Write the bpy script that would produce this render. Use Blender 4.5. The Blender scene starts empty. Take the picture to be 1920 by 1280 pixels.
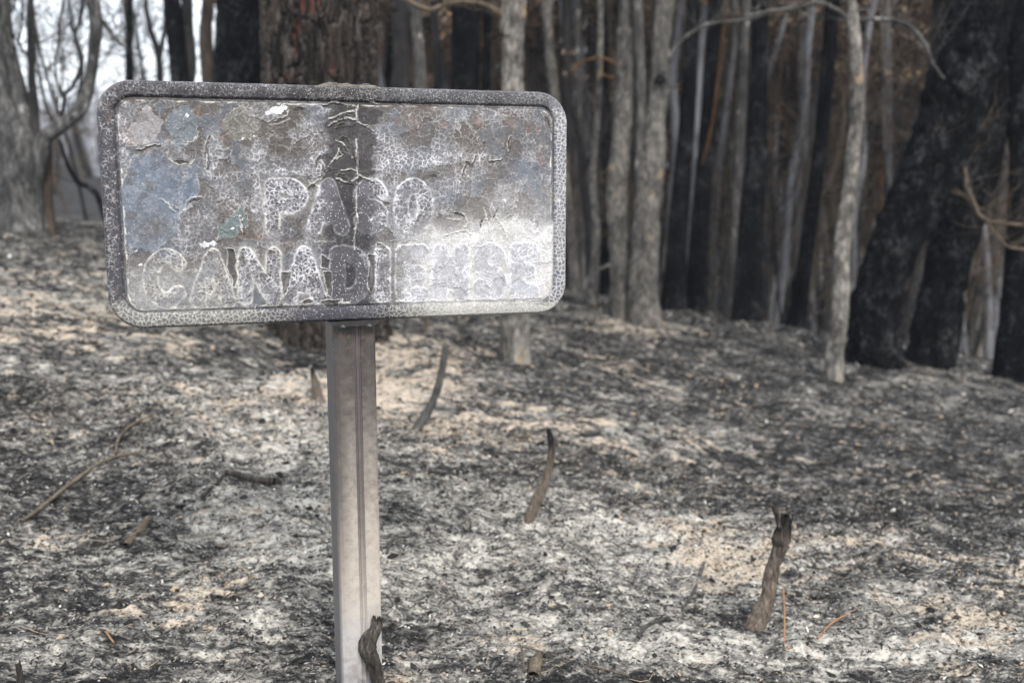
import bpy, math, random
import numpy as np
from mathutils import Vector, Matrix
random.seed(7); RNG = np.random.default_rng(11)
SC = bpy.context.scene
COL = SC.collection
R = math.radians

# ------------------------------------------------------------------ camera
EYE = 1.10; PITCH = 9.0; FPX = 1866.7
cam = bpy.data.cameras.new("camera"); camo = bpy.data.objects.new("camera", cam); COL.objects.link(camo)
camo.location = (0, 0, EYE); camo.rotation_euler = (R(90 - PITCH), 0, 0)
cam.lens = 35.0; cam.sensor_width = 36.0; cam.clip_start = 0.05; cam.clip_end = 3000
cam.dof.use_dof = True; cam.dof.focus_distance = 1.96; cam.dof.aperture_fstop = 2.7
SC.camera = camo
# ------------------------------------------------------------------ world and sun
SUN_EL, SUN_AZ = 42.0, 158.0            # azimuth the light comes from, clockwise from +Y
w = bpy.data.worlds.new("World"); SC.world = w; w.use_nodes = True
nt = w.node_tree; nt.nodes.clear()
sky = nt.nodes.new('ShaderNodeTexSky'); sky.sky_type = 'NISHITA'; sky.sun_disc = False
sky.sun_elevation = R(SUN_EL); sky.sun_rotation = R(SUN_AZ); sky.dust_density = 3.0; sky.air_density = 1.0
mixw = nt.nodes.new('ShaderNodeMix'); mixw.data_type = 'RGBA'; mixw.inputs[0].default_value = 0.78
mixw.inputs[7].default_value = (8.3, 8.6, 9.0, 1)      # the even overcast veil
bgw = nt.nodes.new('ShaderNodeBackground'); bgw.inputs[1].default_value = 0.12
ow = nt.nodes.new('ShaderNodeOutputWorld')
nt.links.new(sky.outputs[0], mixw.inputs[6]); nt.links.new(mixw.outputs[2], bgw.inputs[0]); nt.links.new(bgw.outputs[0], ow.inputs[0])
sl = bpy.data.lights.new("sun", 'SUN'); sl.energy = 1.5; sl.angle = R(14); sl.color = (1.0, 0.95, 0.88)
so = bpy.data.objects.new("sun", sl); COL.objects.link(so)
so.rotation_euler = (R(90 - SUN_EL), 0, R(180 - SUN_AZ))
SC.view_settings.view_transform = 'Standard'; SC.view_settings.look = 'None'
SC.view_settings.exposure = 1.15; SC.view_settings.gamma = 1.0
SC.cycles.use_denoising = True
SC.cycles.max_bounces = 5; SC.cycles.diffuse_bounces = 3

# ------------------------------------------------------------------ numeric helpers
def hsh(ix, iy, seed=0):
    with np.errstate(over='ignore'):
        h = (ix.astype(np.int64).astype(np.uint32) * np.uint32(374761393) + iy.astype(np.int64).astype(np.uint32) * np.uint32(668265263) + np.uint32((seed * 2246822519) & 0xffffffff))
        h = (h ^ (h >> np.uint32(13))) * np.uint32(1274126177)
        h = h ^ (h >> np.uint32(16)); h = h * np.uint32(2246822519); h = h ^ (h >> np.uint32(15))
    return h.astype(np.float64) / 4294967295.0
def vnoise(x, y, seed=0):
    ix = np.floor(x); iy = np.floor(y); fx = x - ix; fy = y - iy
    fx = fx * fx * fx * (fx * (fx * 6 - 15) + 10); fy = fy * fy * fy * (fy * (fy * 6 - 15) + 10)
    a = hsh(ix, iy, seed); b = hsh(ix + 1, iy, seed); c = hsh(ix, iy + 1, seed); d = hsh(ix + 1, iy + 1, seed)
    return (a + (b - a) * fx) * (1 - fy) + (c + (d - c) * fx) * fy
def fbm(x, y, seed=0, octs=4, gain=.5):
    s = 0; a = 1; t = 0
    for k in range(octs):
        s = s + a * vnoise(x * 2 ** k + 17.3 * k, y * 2 ** k + 5.1 * k, seed + k * 7); t += a; a *= gain
    return s / t * 2 - 1
def voro(x, y, seed=0, jit=.95):
    ix = np.floor(x); iy = np.floor(y)
    f1 = np.full(x.shape, 9.); f2 = np.full(x.shape, 9.); cid = np.zeros(x.shape)
    for dx in (-1, 0, 1):
        for dy in (-1, 0, 1):
            cx = ix + dx; cy = iy + dy
            px = cx + .5 + (hsh(cx, cy, seed) - .5) * jit; py = cy + .5 + (hsh(cx, cy, seed + 31) - .5) * jit
            d = np.hypot(x - px, y - py); n = d < f1
            f2 = np.where(n, f1, np.minimum(f2, d)); cid = np.where(n, hsh(cx, cy, seed + 77), cid); f1 = np.where(n, d, f1)
    return f1, f2, cid
def ss(a, b, x):
    t = np.clip((x - a) / (b - a), 0, 1); return t * t * (3 - 2 * t)
def lin(r, g, b):
    c = np.array([r, g, b]) / 255.
    return np.where(c <= .04045, c / 12.92, ((c + .055) / 1.055) ** 2.4)
CP, SP = math.cos(R(PITCH)), math.sin(R(PITCH))
def ray(px, py):
    u = (px - 960) / FPX; v = (640 - py) / FPX
    return np.array([u, CP + v * SP, -SP + v * CP])
def P(px, py, y):
    d = ray(px, py); return Vector((d[0] / d[1] * y, y, EYE + d[2] / d[1] * y))

# ------------------------------------------------------------------ terrain height
CT = [(672,1300,2.03),(100,1300,1.98),(1300,1300,2.07),(1900,1300,2.1),(960,1900,1.3),(0,1900,1.25),(1900,1900,1.35),
 (100,900,3.05),(100,700,3.9),(50,520,5.2),(50,440,6.2),(150,425,7.6),(300,900,3.0),(350,620,4.6),(250,520,5.4),(330,480,7.),
 (620,900,2.95),(620,750,3.8),(560,650,4.7),(610,590,5.9),(480,590,5.2),
 (960,690,5.0),(960,900,3.2),(1000,1100,2.55),(1200,607,7.0),(1200,750,4.7),
 (1410,1170,2.45),(1300,945,3.35),(1520,965,3.2),(1400,880,4.2),(1560,715,5.9),(1740,655,7.4),(1900,705,7.1),(1900,1048,2.9),(1900,960,3.8),(1500,622,7.6),(1640,780,5.2)]
CW = [tuple(P(*c)) for c in CT]
CW += [(-9,6,1.0),(-8,2,.6),(-8,-5,.3),(0,-6,-.3),(8,-5,-.5),(8,3,-.5),(9,7,-.8),
       (-6,14,.7),(-2,13,.3),(3,12,-.6),(8,13,-1.6),(-14,20,.6),(0,22,-.9),(12,22,-3.0),
       (-12,30,1.5),(-30,45,3.3),(-12,45,3.0),(0,45,1.6),(25,45,1.0),(-50,90,5.8),(0,90,7),(35,80,8.5),(80,60,8),(60,110,12),(-90,60,5),(-60,-40,1),(60,-40,-3),(0,-60,-1),
       (-40,150,9.0),(60,170,15),(-150,160,7),(170,100,14)]
_X = np.array(CW)
def _fit():
    n = len(_X); d = np.hypot(_X[:, None, 0] - _X[None, :, 0], _X[:, None, 1] - _X[None, :, 1])
    A = np.zeros((n + 3, n + 3)); A[:n, :n] = d - np.eye(n) * .02
    A[:n, n] = 1; A[:n, n + 1:] = _X[:, :2]; A[n, :n] = 1; A[n + 1:, :n] = _X[:, :2].T
    return np.linalg.solve(A, np.concatenate([_X[:, 2], [0, 0, 0]]))
_K = _fit()
def hbase(x, y):
    x = np.asarray(x, float); y = np.asarray(y, float); z = _K[-3] + _K[-2] * x + _K[-1] * y
    for k in range(len(_X)): z = z + _K[k] * np.hypot(np.hypot(x - _X[k, 0], y - _X[k, 1]), .12)
    return z
def hmid(x, y):
    d = np.hypot(x, y); near = ss(14, 6, d)
    q = x * .8 - y * .35; r = x * .35 + y * .8                       # strata running up to the right on the left bank
    z = .035 * fbm(x * 1.6, y * 1.6, 3, 3) + ss(.2, -.8, x) * near * (.055 * fbm(x * .9 - y * .5, y * 1.7, 13, 3) - .05 * np.abs(fbm(q * 1.1, r * 3.2, 14, 3))) + .022 * fbm(q * 1.8, r * 6, 9, 4) * near + .020 * fbm(x * 7, y * 7, 5, 4, .6) * near
    hollow = np.exp(-((x + 1.05) / .35) ** 2 - ((y - 4.55) / .35) ** 2)
    return z - .10 * hollow
def H(x, y):
    return hbase(x, y) + hmid(x, y)
def G(px, py):
    d = ray(px, py); y = 1.0
    prev = y
    while y < 60:
        x = d[0] / d[1] * y; z = EYE + d[2] / d[1] * y
        if z < H(np.array(x), np.array(y)): break
        prev = y; y *= 1.012
    a, b = prev, y
    for _ in range(18):
        m = (a + b) / 2
        if EYE + d[2] / d[1] * m < H(np.array(d[0] / d[1] * m), np.array(m)): b = m
        else: a = m
    return Vector((d[0] / d[1] * b, b, float(H(np.array(d[0] / d[1] * b), np.array(b)))))

# ------------------------------------------------------------------ object helpers
def mesh_np(name, V, F, mat=None, parent=None, smooth=True, attrs=None):
    V = np.asarray(V, np.float32)
    me = bpy.data.meshes.new(name); F = np.asarray(F, np.int32); k = F.shape[1]
    me.vertices.add(len(V)); me.vertices.foreach_set("co", V.ravel())
    me.loops.add(F.size); me.loops.foreach_set("vertex_index", F.ravel())
    me.polygons.add(len(F)); me.polygons.foreach_set("loop_start", np.arange(0, F.size, k, dtype=np.int32))
    me.polygons.foreach_set("loop_total", np.full(len(F), k, np.int32))
    me.polygons.foreach_set("use_smooth", np.full(len(F), smooth))
    for an, av in (attrs or {}).items():
        if av.ndim == 2:
            a = me.attributes.new(an, 'FLOAT_COLOR', 'POINT')
            c = np.ones((len(V), 4), np.float32); c[:, :3] = av; a.data.foreach_set("color", c.ravel())
        else:
            a = me.attributes.new(an, 'FLOAT', 'POINT'); a.data.foreach_set("value", av.astype(np.float32))
    me.update(calc_edges=True); me.validate()
    if mat: me.materials.append(mat)
    o = bpy.data.objects.new(name, me); COL.objects.link(o)
    if parent: o.parent = parent
    return o
def tag(o, label=None, cat=None, group=None, kind=None):
    if label: o['label'] = label
    if cat: o['category'] = cat
    if group: o['group'] = group
    if kind: o['kind'] = kind
    return o
def empty(name, loc, label, cat, group=None, rz=0):
    o = bpy.data.objects.new(name, None); COL.objects.link(o); o.location = loc; o.rotation_euler = (0, 0, rz); o.empty_display_size = .1
    return tag(o, label, cat, group)
def copy_tree(o, parent=None):
    c = o.copy(); COL.objects.link(c); c.parent = parent
    for ch in list(o.children): copy_tree(ch, c)
    return c
class MB:
    def __init__(s): s.v = []; s.f = []; s.n = 0; s.c = []
    def add(s, V, F, c=None):
        s.v.append(np.asarray(V, float)); s.f.append(np.asarray(F, int) + s.n); s.n += len(V)
        s.c.append(np.zeros(len(V)) if c is None else c)
    def build(s, name, mat, parent=None, smooth=True):
        return mesh_np(name, np.concatenate(s.v), np.concatenate(s.f), mat, parent, smooth, {'cv': np.concatenate(s.c)})
def catmull(pts, rad, step):
    pts = np.array([tuple(p) for p in pts], float); rad = np.array(rad, float)
    if len(pts) == 2:
        n = max(2, int(np.linalg.norm(pts[1] - pts[0]) / step)); t = np.linspace(0, 1, n + 1)[:, None]
        return pts[0] + (pts[1] - pts[0]) * t, rad[0] + (rad[1] - rad[0]) * t[:, 0]
    e = np.vstack([2 * pts[0] - pts[1], pts, 2 * pts[-1] - pts[-2]]); op = []; orr = []
    for i in range(len(pts) - 1):
        p0, p1, p2, p3 = e[i:i + 4]; n = max(1, int(np.linalg.norm(p2 - p1) / step))
        t = np.linspace(0, 1, n, endpoint=False)[:, None]
        op.append(.5 * ((2 * p1) + (-p0 + p2) * t + (2 * p0 - 5 * p1 + 4 * p2 - p3) * t ** 2 + (-p0 + 3 * p1 - 3 * p2 + p3) * t ** 3))
        orr.append(rad[i] + (rad[i + 1] - rad[i]) * t[:, 0])
    op.append(pts[-1:]); orr.append(rad[-1:])
    return np.concatenate(op), np.concatenate(orr)
def tube(pts, rad, n=10, step=.1, bump=0., bscale=8., flare=0., seed=0, wob=0., ridge=0., cap=True, ragged=0., wf=1.3):
    C, r = catmull(pts, rad, step); m = len(C)
    L = np.concatenate([[0], np.cumsum(np.linalg.norm(np.diff(C, axis=0), axis=1))])
    if wob:
        w1 = fbm(L * wf + seed * 3.1, L * 0 + seed, seed, 3); w2 = fbm(L * wf + 50, L * 0 + seed * 1.7, seed + 3, 3)
        k = ss(0, .4, L); C = C + np.stack([w1 * wob * k, w2 * wob * k, 0 * L], 1)
    T = np.gradient(C, axis=0); T /= np.linalg.norm(T, axis=1)[:, None] + 1e-9
    up = np.array([0, 1., 0]) if abs(T[:, 1].mean()) < .8 else np.array([1., 0, 0])
    A = np.cross(T, up); A /= np.linalg.norm(A, axis=1)[:, None] + 1e-9; B = np.cross(T, A)
    th = np.linspace(0, 2 * np.pi, n, endpoint=False)
    rr = r[:, None] * np.ones(n)[None]
    if flare: rr = rr * (1 + flare * np.exp(-L / .13)[:, None] * (1 + .5 * np.sin(th * 4 + seed)[None]))
    if bump:
        a = th[None] * r[:, None].mean() * bscale; zz = L[:, None] * bscale * .35 + 0 * a
        per = np.abs(((th / (2 * np.pi)) * 2) - 1)[None] * np.pi * r.mean() * bscale * 1.0      # mirrored: no seam
        nz = fbm(per + 3 * seed, zz, seed, 4, .6) + .5 * fbm(per * 1 + np.sin(th)[None] * 2, zz * 1.3, seed + 9, 3)
        rr = rr * (1 + bump * nz)
        if ridge: rr = rr - ridge * np.clip(fbm(np.cos(th)[None] * r.mean() * 60 + 0 * zz, np.sin(th)[None] * r.mean() * 60 + zz * 1.2, seed + 5, 2), 0, 1)
    V = C[:, None] + rr[..., None] * (np.cos(th)[None, :, None] * A[:, None] + np.sin(th)[None, :, None] * B[:, None])
    if ragged: V[-1] += T[-1] * (RNG.random(n)[:, None] - .3) * ragged
    V = V.reshape(-1, 3); i = np.arange(m - 1)[:, None] * n; j = np.arange(n)[None]; j2 = (j + 1) % n
    F = np.stack([i + j, i + j2, i + n + j2, i + n + j], -1).reshape(-1, 4)
    cc = np.repeat(L / max(L[-1], 1e-6), n)
    if cap:
        V = np.vstack([V, C[-1] + T[-1] * r[-1] * .2, C[0]]); t = (m - 1) * n
        F = np.vstack([F, [[t + k, t + (k + 1) % n, m * n, m * n] for k in range(n)], [[(k + 1) % n, k, m * n + 1, m * n + 1] for k in range(n)]])
        cc = np.append(cc, [1, 0])
    return V, F, cc

# ------------------------------------------------------------------ materials
def newmat(name):
    m = bpy.data.materials.new(name); m.use_nodes = True; t = m.node_tree; t.nodes.clear()
    o = t.nodes.new('ShaderNodeOutputMaterial'); b = t.nodes.new('ShaderNodeBsdfPrincipled'); t.links.new(b.outputs[0], o.inputs[0])
    b.inputs['Roughness'].default_value = .9; b.inputs['Specular IOR Level'].default_value = .12
    return m, t, b
def N(t, ty, **kw):
    n = t.nodes.new(ty)
    for k, v in kw.items():
        if k.startswith('i'): n.inputs[int(k[1:])].default_value = v
        else: setattr(n, k, v)
    return n
def noise(t, vec, scale, detail=5, rough=.6, dist=0.):
    n = t.nodes.new('ShaderNodeTexNoise'); t.links.new(vec, n.inputs['Vector'])
    n.inputs['Scale'].default_value = scale; n.inputs['Detail'].default_value = detail; n.inputs['Roughness'].default_value = rough; n.inputs['Distortion'].default_value = dist
    return n.outputs[0]
def ramp(t, fac, stops):
    n = t.nodes.new('ShaderNodeValToRGB'); t.links.new(fac, n.inputs[0]); e = n.color_ramp.elements
    while len(e) < len(stops): e.new(.5)
    for k, (p, c) in enumerate(stops):
        e[k].position = p; e[k].color = (*c, 1) if len(c) == 3 else c
    return n.outputs[0]
def mix(t, fac, a, b, mode='MIX'):
    n = t.nodes.new('ShaderNodeMix'); n.data_type = 'RGBA'; n.blend_type = mode
    for s, i in ((fac, 0), (a, 6), (b, 7)):
        if hasattr(s, 'links'): t.links.new(s, n.inputs[i])
        else: n.inputs[i].default_value = s if i == 0 else (*s, 1)
    return n.outputs[2]
def mth(t, op, a, b=None, clamp=False):
    n = t.nodes.new('ShaderNodeMath'); n.operation = op; n.use_clamp = clamp
    for i, s in enumerate((a, b)):
        if s is None: continue
        if hasattr(s, 'links'): t.links.new(s, n.inputs[i])
        else: n.inputs[i].default_value = s
    return n.outputs[0]
def coords(t, scale=(1, 1, 1)):
    c = t.nodes.new('ShaderNodeTexCoord'); m = t.nodes.new('ShaderNodeMapping'); m.inputs['Scale'].default_value = scale
    t.links.new(c.outputs['Object'], m.inputs[0]); return m.outputs[0]
def bumpn(t, b, h, strength=.5, dist=.01):
    n = t.nodes.new('ShaderNodeBump'); n.inputs['Strength'].default_value = strength; n.inputs['Distance'].default_value = dist
    t.links.new(h, n.inputs['Height']); t.links.new(n.outputs[0], b.inputs['Normal'])
def bark(name, dark, mid, light, s=1., vs=.22, pos=(.35, .5, .68), extra=None, rough=.9):
    m, t, b = newmat(name); v = coords(t, (s, s, s * vs)); v2 = coords(t, (s, s, s * .6))
    n1 = noise(t, v, 38, 6, .7, .4); n2 = noise(t, v2, 7, 4, .6)
    f = mth(t, 'ADD', mth(t, 'MULTIPLY', n1, .6), mth(t, 'MULTIPLY', n2, .4))
    c = ramp(t, f, [(pos[0], dark), (pos[1], mid), (pos[2], light)])
    if extra:
        e = noise(t, v2, extra[1], 4, .65); c = mix(t, ramp(t, e, [(extra[2], (0, 0, 0)), (extra[2] + .08, (1, 1, 1))]), c, extra[0])
    t.links.new(c, b.inputs[0]); b.inputs['Roughness'].default_value = rough
    bumpn(t, b, n1, .8, .012 / s); return m
M_GREY = bark('grey_bark', (.022, .021, .021), (.082, .078, .072), (.23, .215, .195), 1., .5, (.38, .5, .66), ((.21, .17, .125), 9, .6))
M_GREY2 = bark('grey_bark_scorched', (.02, .02, .02), (.06, .058, .055), (.17, .165, .155), .8, .3, (.34, .5, .68), ((.30, .29, .27), 14, .6))
M_LICHEN = bark('pale_grey_bark', (.015, .015, .015), (.06, .059, .058), (.19, .187, .182), 1., .35, (.36, .5, .66), ((.30, .30, .29), 12, .62))
M_PALE = bark('pale_bark', (.03, .028, .027), (.12, .113, .103), (.33, .31, .275), 1., .45, (.38, .5, .64), ((.24, .18, .11), 8, .6))
M_BLACK = bark('charred_bark', (.0008, .0008, .001), (.0045, .0045, .005), (.075, .075, .08), 1., .7, (.42, .52, .72))
M_BLACK.node_tree.nodes['Principled BSDF'].inputs['Specular IOR Level'].default_value = .06
M_DARK = bark('sooty_bark', (.008, .008, .009), (.028, .026, .026), (.075, .07, .066), .9, .25, (.36, .52, .7))
M_HAZY_ASH = bark('hazy_ash_grey_bark', (.07, .071, .077), (.155, .158, .17), (.28, .285, .30), .6, .15, (.36, .5, .68))  # blue-grey is partly the haze between trunks, painted into the bark
M_BROWN = bark('brown_bark', (.018, .014, .011), (.06, .047, .038), (.13, .10, .08), .8, .25, (.36, .5, .68))
M_OCHRE = bark('scorched_ochre_bark', (.025, .015, .009), (.075, .042, .021), (.17, .10, .05), 1., .2)
M_STICK = bark('charred_stick', (.008, .0075, .007), (.04, .036, .032), (.19, .17, .145), 3., .25, (.34, .5, .68))
def stick_mat(name, top, bot):
    m, t, b = newmat(name); v = coords(t, (3, 3, .8)); n1 = noise(t, v, 45, 6, .7, .3)
    a = t.nodes.new('ShaderNodeAttribute'); a.attribute_name = 'cv'
    g = mth(t, 'ADD', a.outputs['Fac'], mth(t, 'MULTIPLY', mth(t, 'SUBTRACT', noise(t, v, 12, 3), .5), .7))
    c = mix(t, ramp(t, g, [(.55, (0, 0, 0)), (.95, (1, 1, 1))]), bot, top)
    c = mix(t, 1., c, ramp(t, n1, [(.3, (.25, .25, .25)), (.55, (1, 1, 1)), (.72, (1.9, 1.85, 1.75))]), 'MULTIPLY')
    t.links.new(c, b.inputs[0]); bumpn(t, b, n1, 1., .004); return m
M_ST1 = stick_mat('charred_stick_brown_foot', (.016, .015, .015), (.13, .108, .088))
M_TWIG = bark('dry_twig', (.03, .024, .018), (.10, .08, .06), (.20, .165, .125), 4., .5)
M_NEEDLE, _t, _b = newmat('dry_needle'); _b.inputs[0].default_value = (.24, .14, .075, 1)
def leafmat(name, stops):
    m, t, b = newmat(name); a = t.nodes.new('ShaderNodeAttribute'); a.attribute_name = 'cv'
    t.links.new(ramp(t, a.outputs['Fac'], stops), b.inputs[0]); return m
M_LEAF = leafmat('scorched_leaves', [(0., (.08, .058, .042)), (.5, (.25, .185, .14)), (.85, (.40, .30, .22)), (1., (.46, .29, .16))])
M_LITTER = leafmat('ash_litter', [(0., (.010, .010, .010)), (.38, (.04, .039, .038)), (.6, (.13, .128, .125)), (.75, (.28, .27, .25)), (.86, (.53, .51, .47)), (.9, (.32, .26, .19)), (1., (.34, .25, .17))])

# ------------------------------------------------------------------ ground: one sheet, fine where the camera looks
def axis(lo, hi, c0, d0, grow):
    a = [c0]; d = d0
    while a[-1] < hi: a.append(a[-1] + d); d *= grow if a[-1] > c0 + 1.2 else 1
    b = [c0]; d = d0
    while b[-1] > lo: b.append(b[-1] - d); d *= grow if b[-1] < c0 - 1.2 else 1
    return np.array(b[::-1][:-1] + a)
gx = axis(-260, 260, .1, .011, 1.022); gy = axis(-80, 260, 2.7, .011, 1.022)
GX, GY = np.meshgrid(gx, gy); sh = GX.shape
gxf, gyf = GX.ravel(), GY.ravel()
gz = H(gxf, gyf)
dd = np.hypot(gxf, gyf); nr = ss(7, 3.5, dd)
idx = np.where(nr > 0)[0]; xx, yy = gxf[idx], gyf[idx]
f1, f2, _ = voro(xx * 38, yy * 38, 4); lump = fbm(xx * 13 + 3, yy * 13, 23, 4, .68); gz[idx] += nr[idx] * (.028 * np.maximum(lump, -.1) + .012 * np.abs(fbm(xx * 24, yy * 24, 24, 3, .6)))
gz[idx] += nr[idx] * (.008 * fbm(xx * 30, yy * 30, 21, 4, .65) + .0045 * (f2 - f1) * (vnoise(xx * 5, yy * 5, 8) > .4))
# patches: (px, py, rx metres, ry metres, pale ash, tan soil)
PAT = [(420,560,.55,.5,.75,.45),(330,720,.5,.35,.75,.5),(520,850,.35,.25,.8,.3),(470,980,.3,.15,.6,.3),(560,760,.3,.3,.5,.4),(60,560,.5,.5,.45,.3),
 (130,1010,.16,.07,.5,.9),(370,1110,.14,.06,.5,.9),(700,640,.35,.3,.2,.8),(760,720,.3,.25,.3,.95),(860,810,.35,.15,.3,.7),(1380,1060,.13,.14,.3,.95),
 (1300,1090,.2,.2,.65,.3),(1200,1000,.5,.16,.7,.15),(1000,1080,.5,.15,.65,.1),(1050,950,.4,.25,.45,.1),(1560,1010,.35,.12,.6,.35),(1700,1120,.4,.12,.6,.1),(1000,1200,.4,.08,.6,.25),
 (1180,620,.5,.35,.1,.9),(1650,660,.4,.35,.1,.95),(1060,800,.3,.12,.2,.8),(740,1250,.1,.06,.1,1.),(960,1190,.12,.05,.4,.8),(1250,1230,.3,.06,.6,.2),
 (1500,1230,.4,.07,.55,.1),(1750,1200,.35,.1,.6,.1),(1900,1080,.2,.12,.4,.5),(1850,1170,.12,.06,.3,.8),(850,650,.35,.4,.2,.4),(60,450,.5,.6,.1,.3),(500,640,.3,.3,.25,.6),
 (280,1180,.2,.05,.4,.5),(560,1020,.2,.15,.6,.1),(200,830,.6,.25,-.35,-.3),(120,760,.5,.3,-.3,-.2),(250,930,.4,.12,-.35,-.3),(1650,850,1.2,1.2,-.12,.1),(1300,720,.8,.8,-.12,.15),(560,660,.3,.35,-.8,-.8),(1560,960,.25,.12,-.4,-.3),(1750,1010,.25,.12,-.4,-.3)]  # negative entries darken; the hollows' shade is painted into the ground here
ash = np.full(gxf.shape, .265) + .09 * ss(.6, -.6, gxf) * ss(5, 3, gyf); tan = np.full(gxf.shape, .27) + .10 * ss(.3, -.6, gxf)
for px, py, rx, ry, a_, t_ in PAT:
    c = G(px, py); g = np.exp(-((gxf - c.x) / rx) ** 2 - ((gyf - c.y) / (ry * 1.6)) ** 2)
    ash += a_ * g * .34; tan += t_ * g * .5
ash = ash + .08 * fbm(gxf * 1.1, gyf * 1.1, 51, 3) + .50 * fbm(gxf * 4.5 - gyf * 1.5, gyf * 7, 52, 5, .72); tan = tan + .30 * fbm(gxf * 1.7, gyf * 1.7, 61, 3) + .2 * fbm(gxf * 6 - gyf * 2, gyf * 7, 63, 3)
far = ss(9, 16, dd); ash = np.clip(ash, 0, 1) * (1 - far) + far * np.where(gxf > -.1 * gyf, .42, .05); tan = np.clip(tan, 0, 1) * (1 - far) + far * .25  # far right slope paled in colour to read as hazy light between trunks
ny, nx = sh; ii = np.arange(ny - 1)[:, None] * nx + np.arange(nx - 1)[None]
GF = np.stack([ii, ii + 1, ii + nx + 1, ii + nx], -1).reshape(-1, 4)
def ground_mat():
    m, t, b = newmat('burnt_ground'); v = coords(t)
    A = t.nodes.new('ShaderNodeAttribute'); A.attribute_name = 'ash'; T = t.nodes.new('ShaderNodeAttribute'); T.attribute_name = 'tan'
    vs = t.nodes.new('ShaderNodeMapping'); vs.inputs['Rotation'].default_value = (0, 0, .35); vs.inputs['Scale'].default_value = (.55, 1.3, 1)
    t.links.new(v, vs.inputs[0]); vs = vs.outputs[0]
    n1 = noise(t, vs, 26, 7, .72, .6); n2 = noise(t, vs, 120, 4, .7, .5); n3 = noise(t, v, 9, 4, .6)
    f = mth(t, 'ADD', mth(t, 'ADD', mth(t, 'MULTIPLY', n1, .62), mth(t, 'MULTIPLY', n2, .30)), mth(t, 'MULTIPLY', n3, .08))
    f = mth(t, 'ADD', f, mth(t, 'MULTIPLY', mth(t, 'SUBTRACT', A.outputs['Fac'], .45), .22))
    c = ramp(t, f, [(.40, (.010, .010, .010)), (.455, (.035, .034, .034)), (.50, (.12, .115, .107)), (.55, (.25, .24, .215)), (.615, (.45, .43, .385))])
    tf = mth(t, 'ADD', mth(t, 'MULTIPLY', noise(t, vs, 14, 6, .7, .8), .9), mth(t, 'MULTIPLY', mth(t, 'SUBTRACT', T.outputs['Fac'], .5), .32))
    tm = ramp(t, tf, [(.50, (0, 0, 0)), (.56, (1, 1, 1))])
    tc = ramp(t, n2, [(.35, (.20, .155, .115)), (.6, (.47, .41, .335))])
    c = mix(t, tm, c, tc)
    t.links.new(c, b.inputs[0]); b.inputs['Roughness'].default_value = .95; b.inputs['Specular IOR Level'].default_value = .15
    bumpn(t, b, f, .9, .012); return m
ground = mesh_np('ground', np.stack([gxf, gyf, gz], 1), GF, ground_mat(), None, True, {'ash': ash, 'tan': tan})
tag(ground, kind='structure')

# ------------------------------------------------------------------ ash and char litter, uncountable
def gridval(arr, x, y):
    i = np.clip(np.searchsorted(gx, x) - 1, 0, nx - 2); j = np.clip(np.searchsorted(gy, y) - 1, 0, ny - 2)
    fx = (x - gx[i]) / (gx[i + 1] - gx[i]); fy = (y - gy[j]) / (gy[j + 1] - gy[j]); a = arr.reshape(sh)
    return (a[j, i] * (1 - fx) + a[j, i + 1] * fx) * (1 - fy) + (a[j + 1, i] * (1 - fx) + a[j + 1, i + 1] * fx) * fy
def litter(n, y0, y1, s0, s1, lift, name, lbl, elong=1.8):
    y = np.sqrt(y0 ** 2 + RNG.random(n) * (y1 ** 2 - y0 ** 2)); x = (RNG.random(n) - .5) * 1.16 * y
    z = gridval(gz, x, y); a = gridval(ash, x, y); tn = gridval(tan, x, y)
    s = (s0 * (s1 / s0) ** RNG.random(n)) * (1 + .25 * (y - y0)); e = s * (1 + RNG.random(n) * elong)
    th = np.where(x < .3, .45, -.1) + RNG.normal(0, .75, n); th = np.where(RNG.random(n) < .35, RNG.random(n) * 6.28, th)
    u = np.stack([np.cos(th), np.sin(th), RNG.normal(0, .35, n)], 1); v = np.stack([-np.sin(th), np.cos(th), RNG.normal(0, .22, n)], 1)
    c = np.stack([x, y, z + lift * (.2 + RNG.random(n))], 1)
    up = np.array([0, 0, 1.]); cu = (RNG.random(n) - .3) * s * .6
    V = np.stack([c - u * e[:, None] / 2 - v * s[:, None] * .2 * (1 + RNG.random(n))[:, None], c - v * s[:, None] * (.35 + .3 * RNG.random(n))[:, None] + up * cu[:, None],
                  c + u * e[:, None] / 2 + v * (s * (RNG.random(n) - .5))[:, None] * .5, c + v * s[:, None] * (.3 + .3 * RNG.random(n))[:, None] + up * (cu * RNG.random(n))[:, None]], 1).reshape(-1, 3)
    cl = fbm(x * 22 - y * 6, y * 30, 71, 3, .6); q_ = RNG.random(n) + (a - .42) * .55 + cl * .9; k = np.where(q_ < .55, RNG.random(n) * .36, np.where(q_ < .86, .42 + .24 * RNG.random(n), .66 + .19 * RNG.random(n)))
    k = np.where(RNG.random(n) < tn * .10, .88 + .12 * RNG.random(n), k)
    o = mesh_np(name, V, np.arange(4 * n).reshape(n, 4), M_LITTER, None, False, {'cv': np.repeat(k, 4)})
    return tag(o, lbl, 'litter', kind='stuff')
litter(95000, 1.7, 3.9, .002, .0065, .004, 'char_litter', 'small grey and black flakes of ash and char over the near ground')
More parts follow.
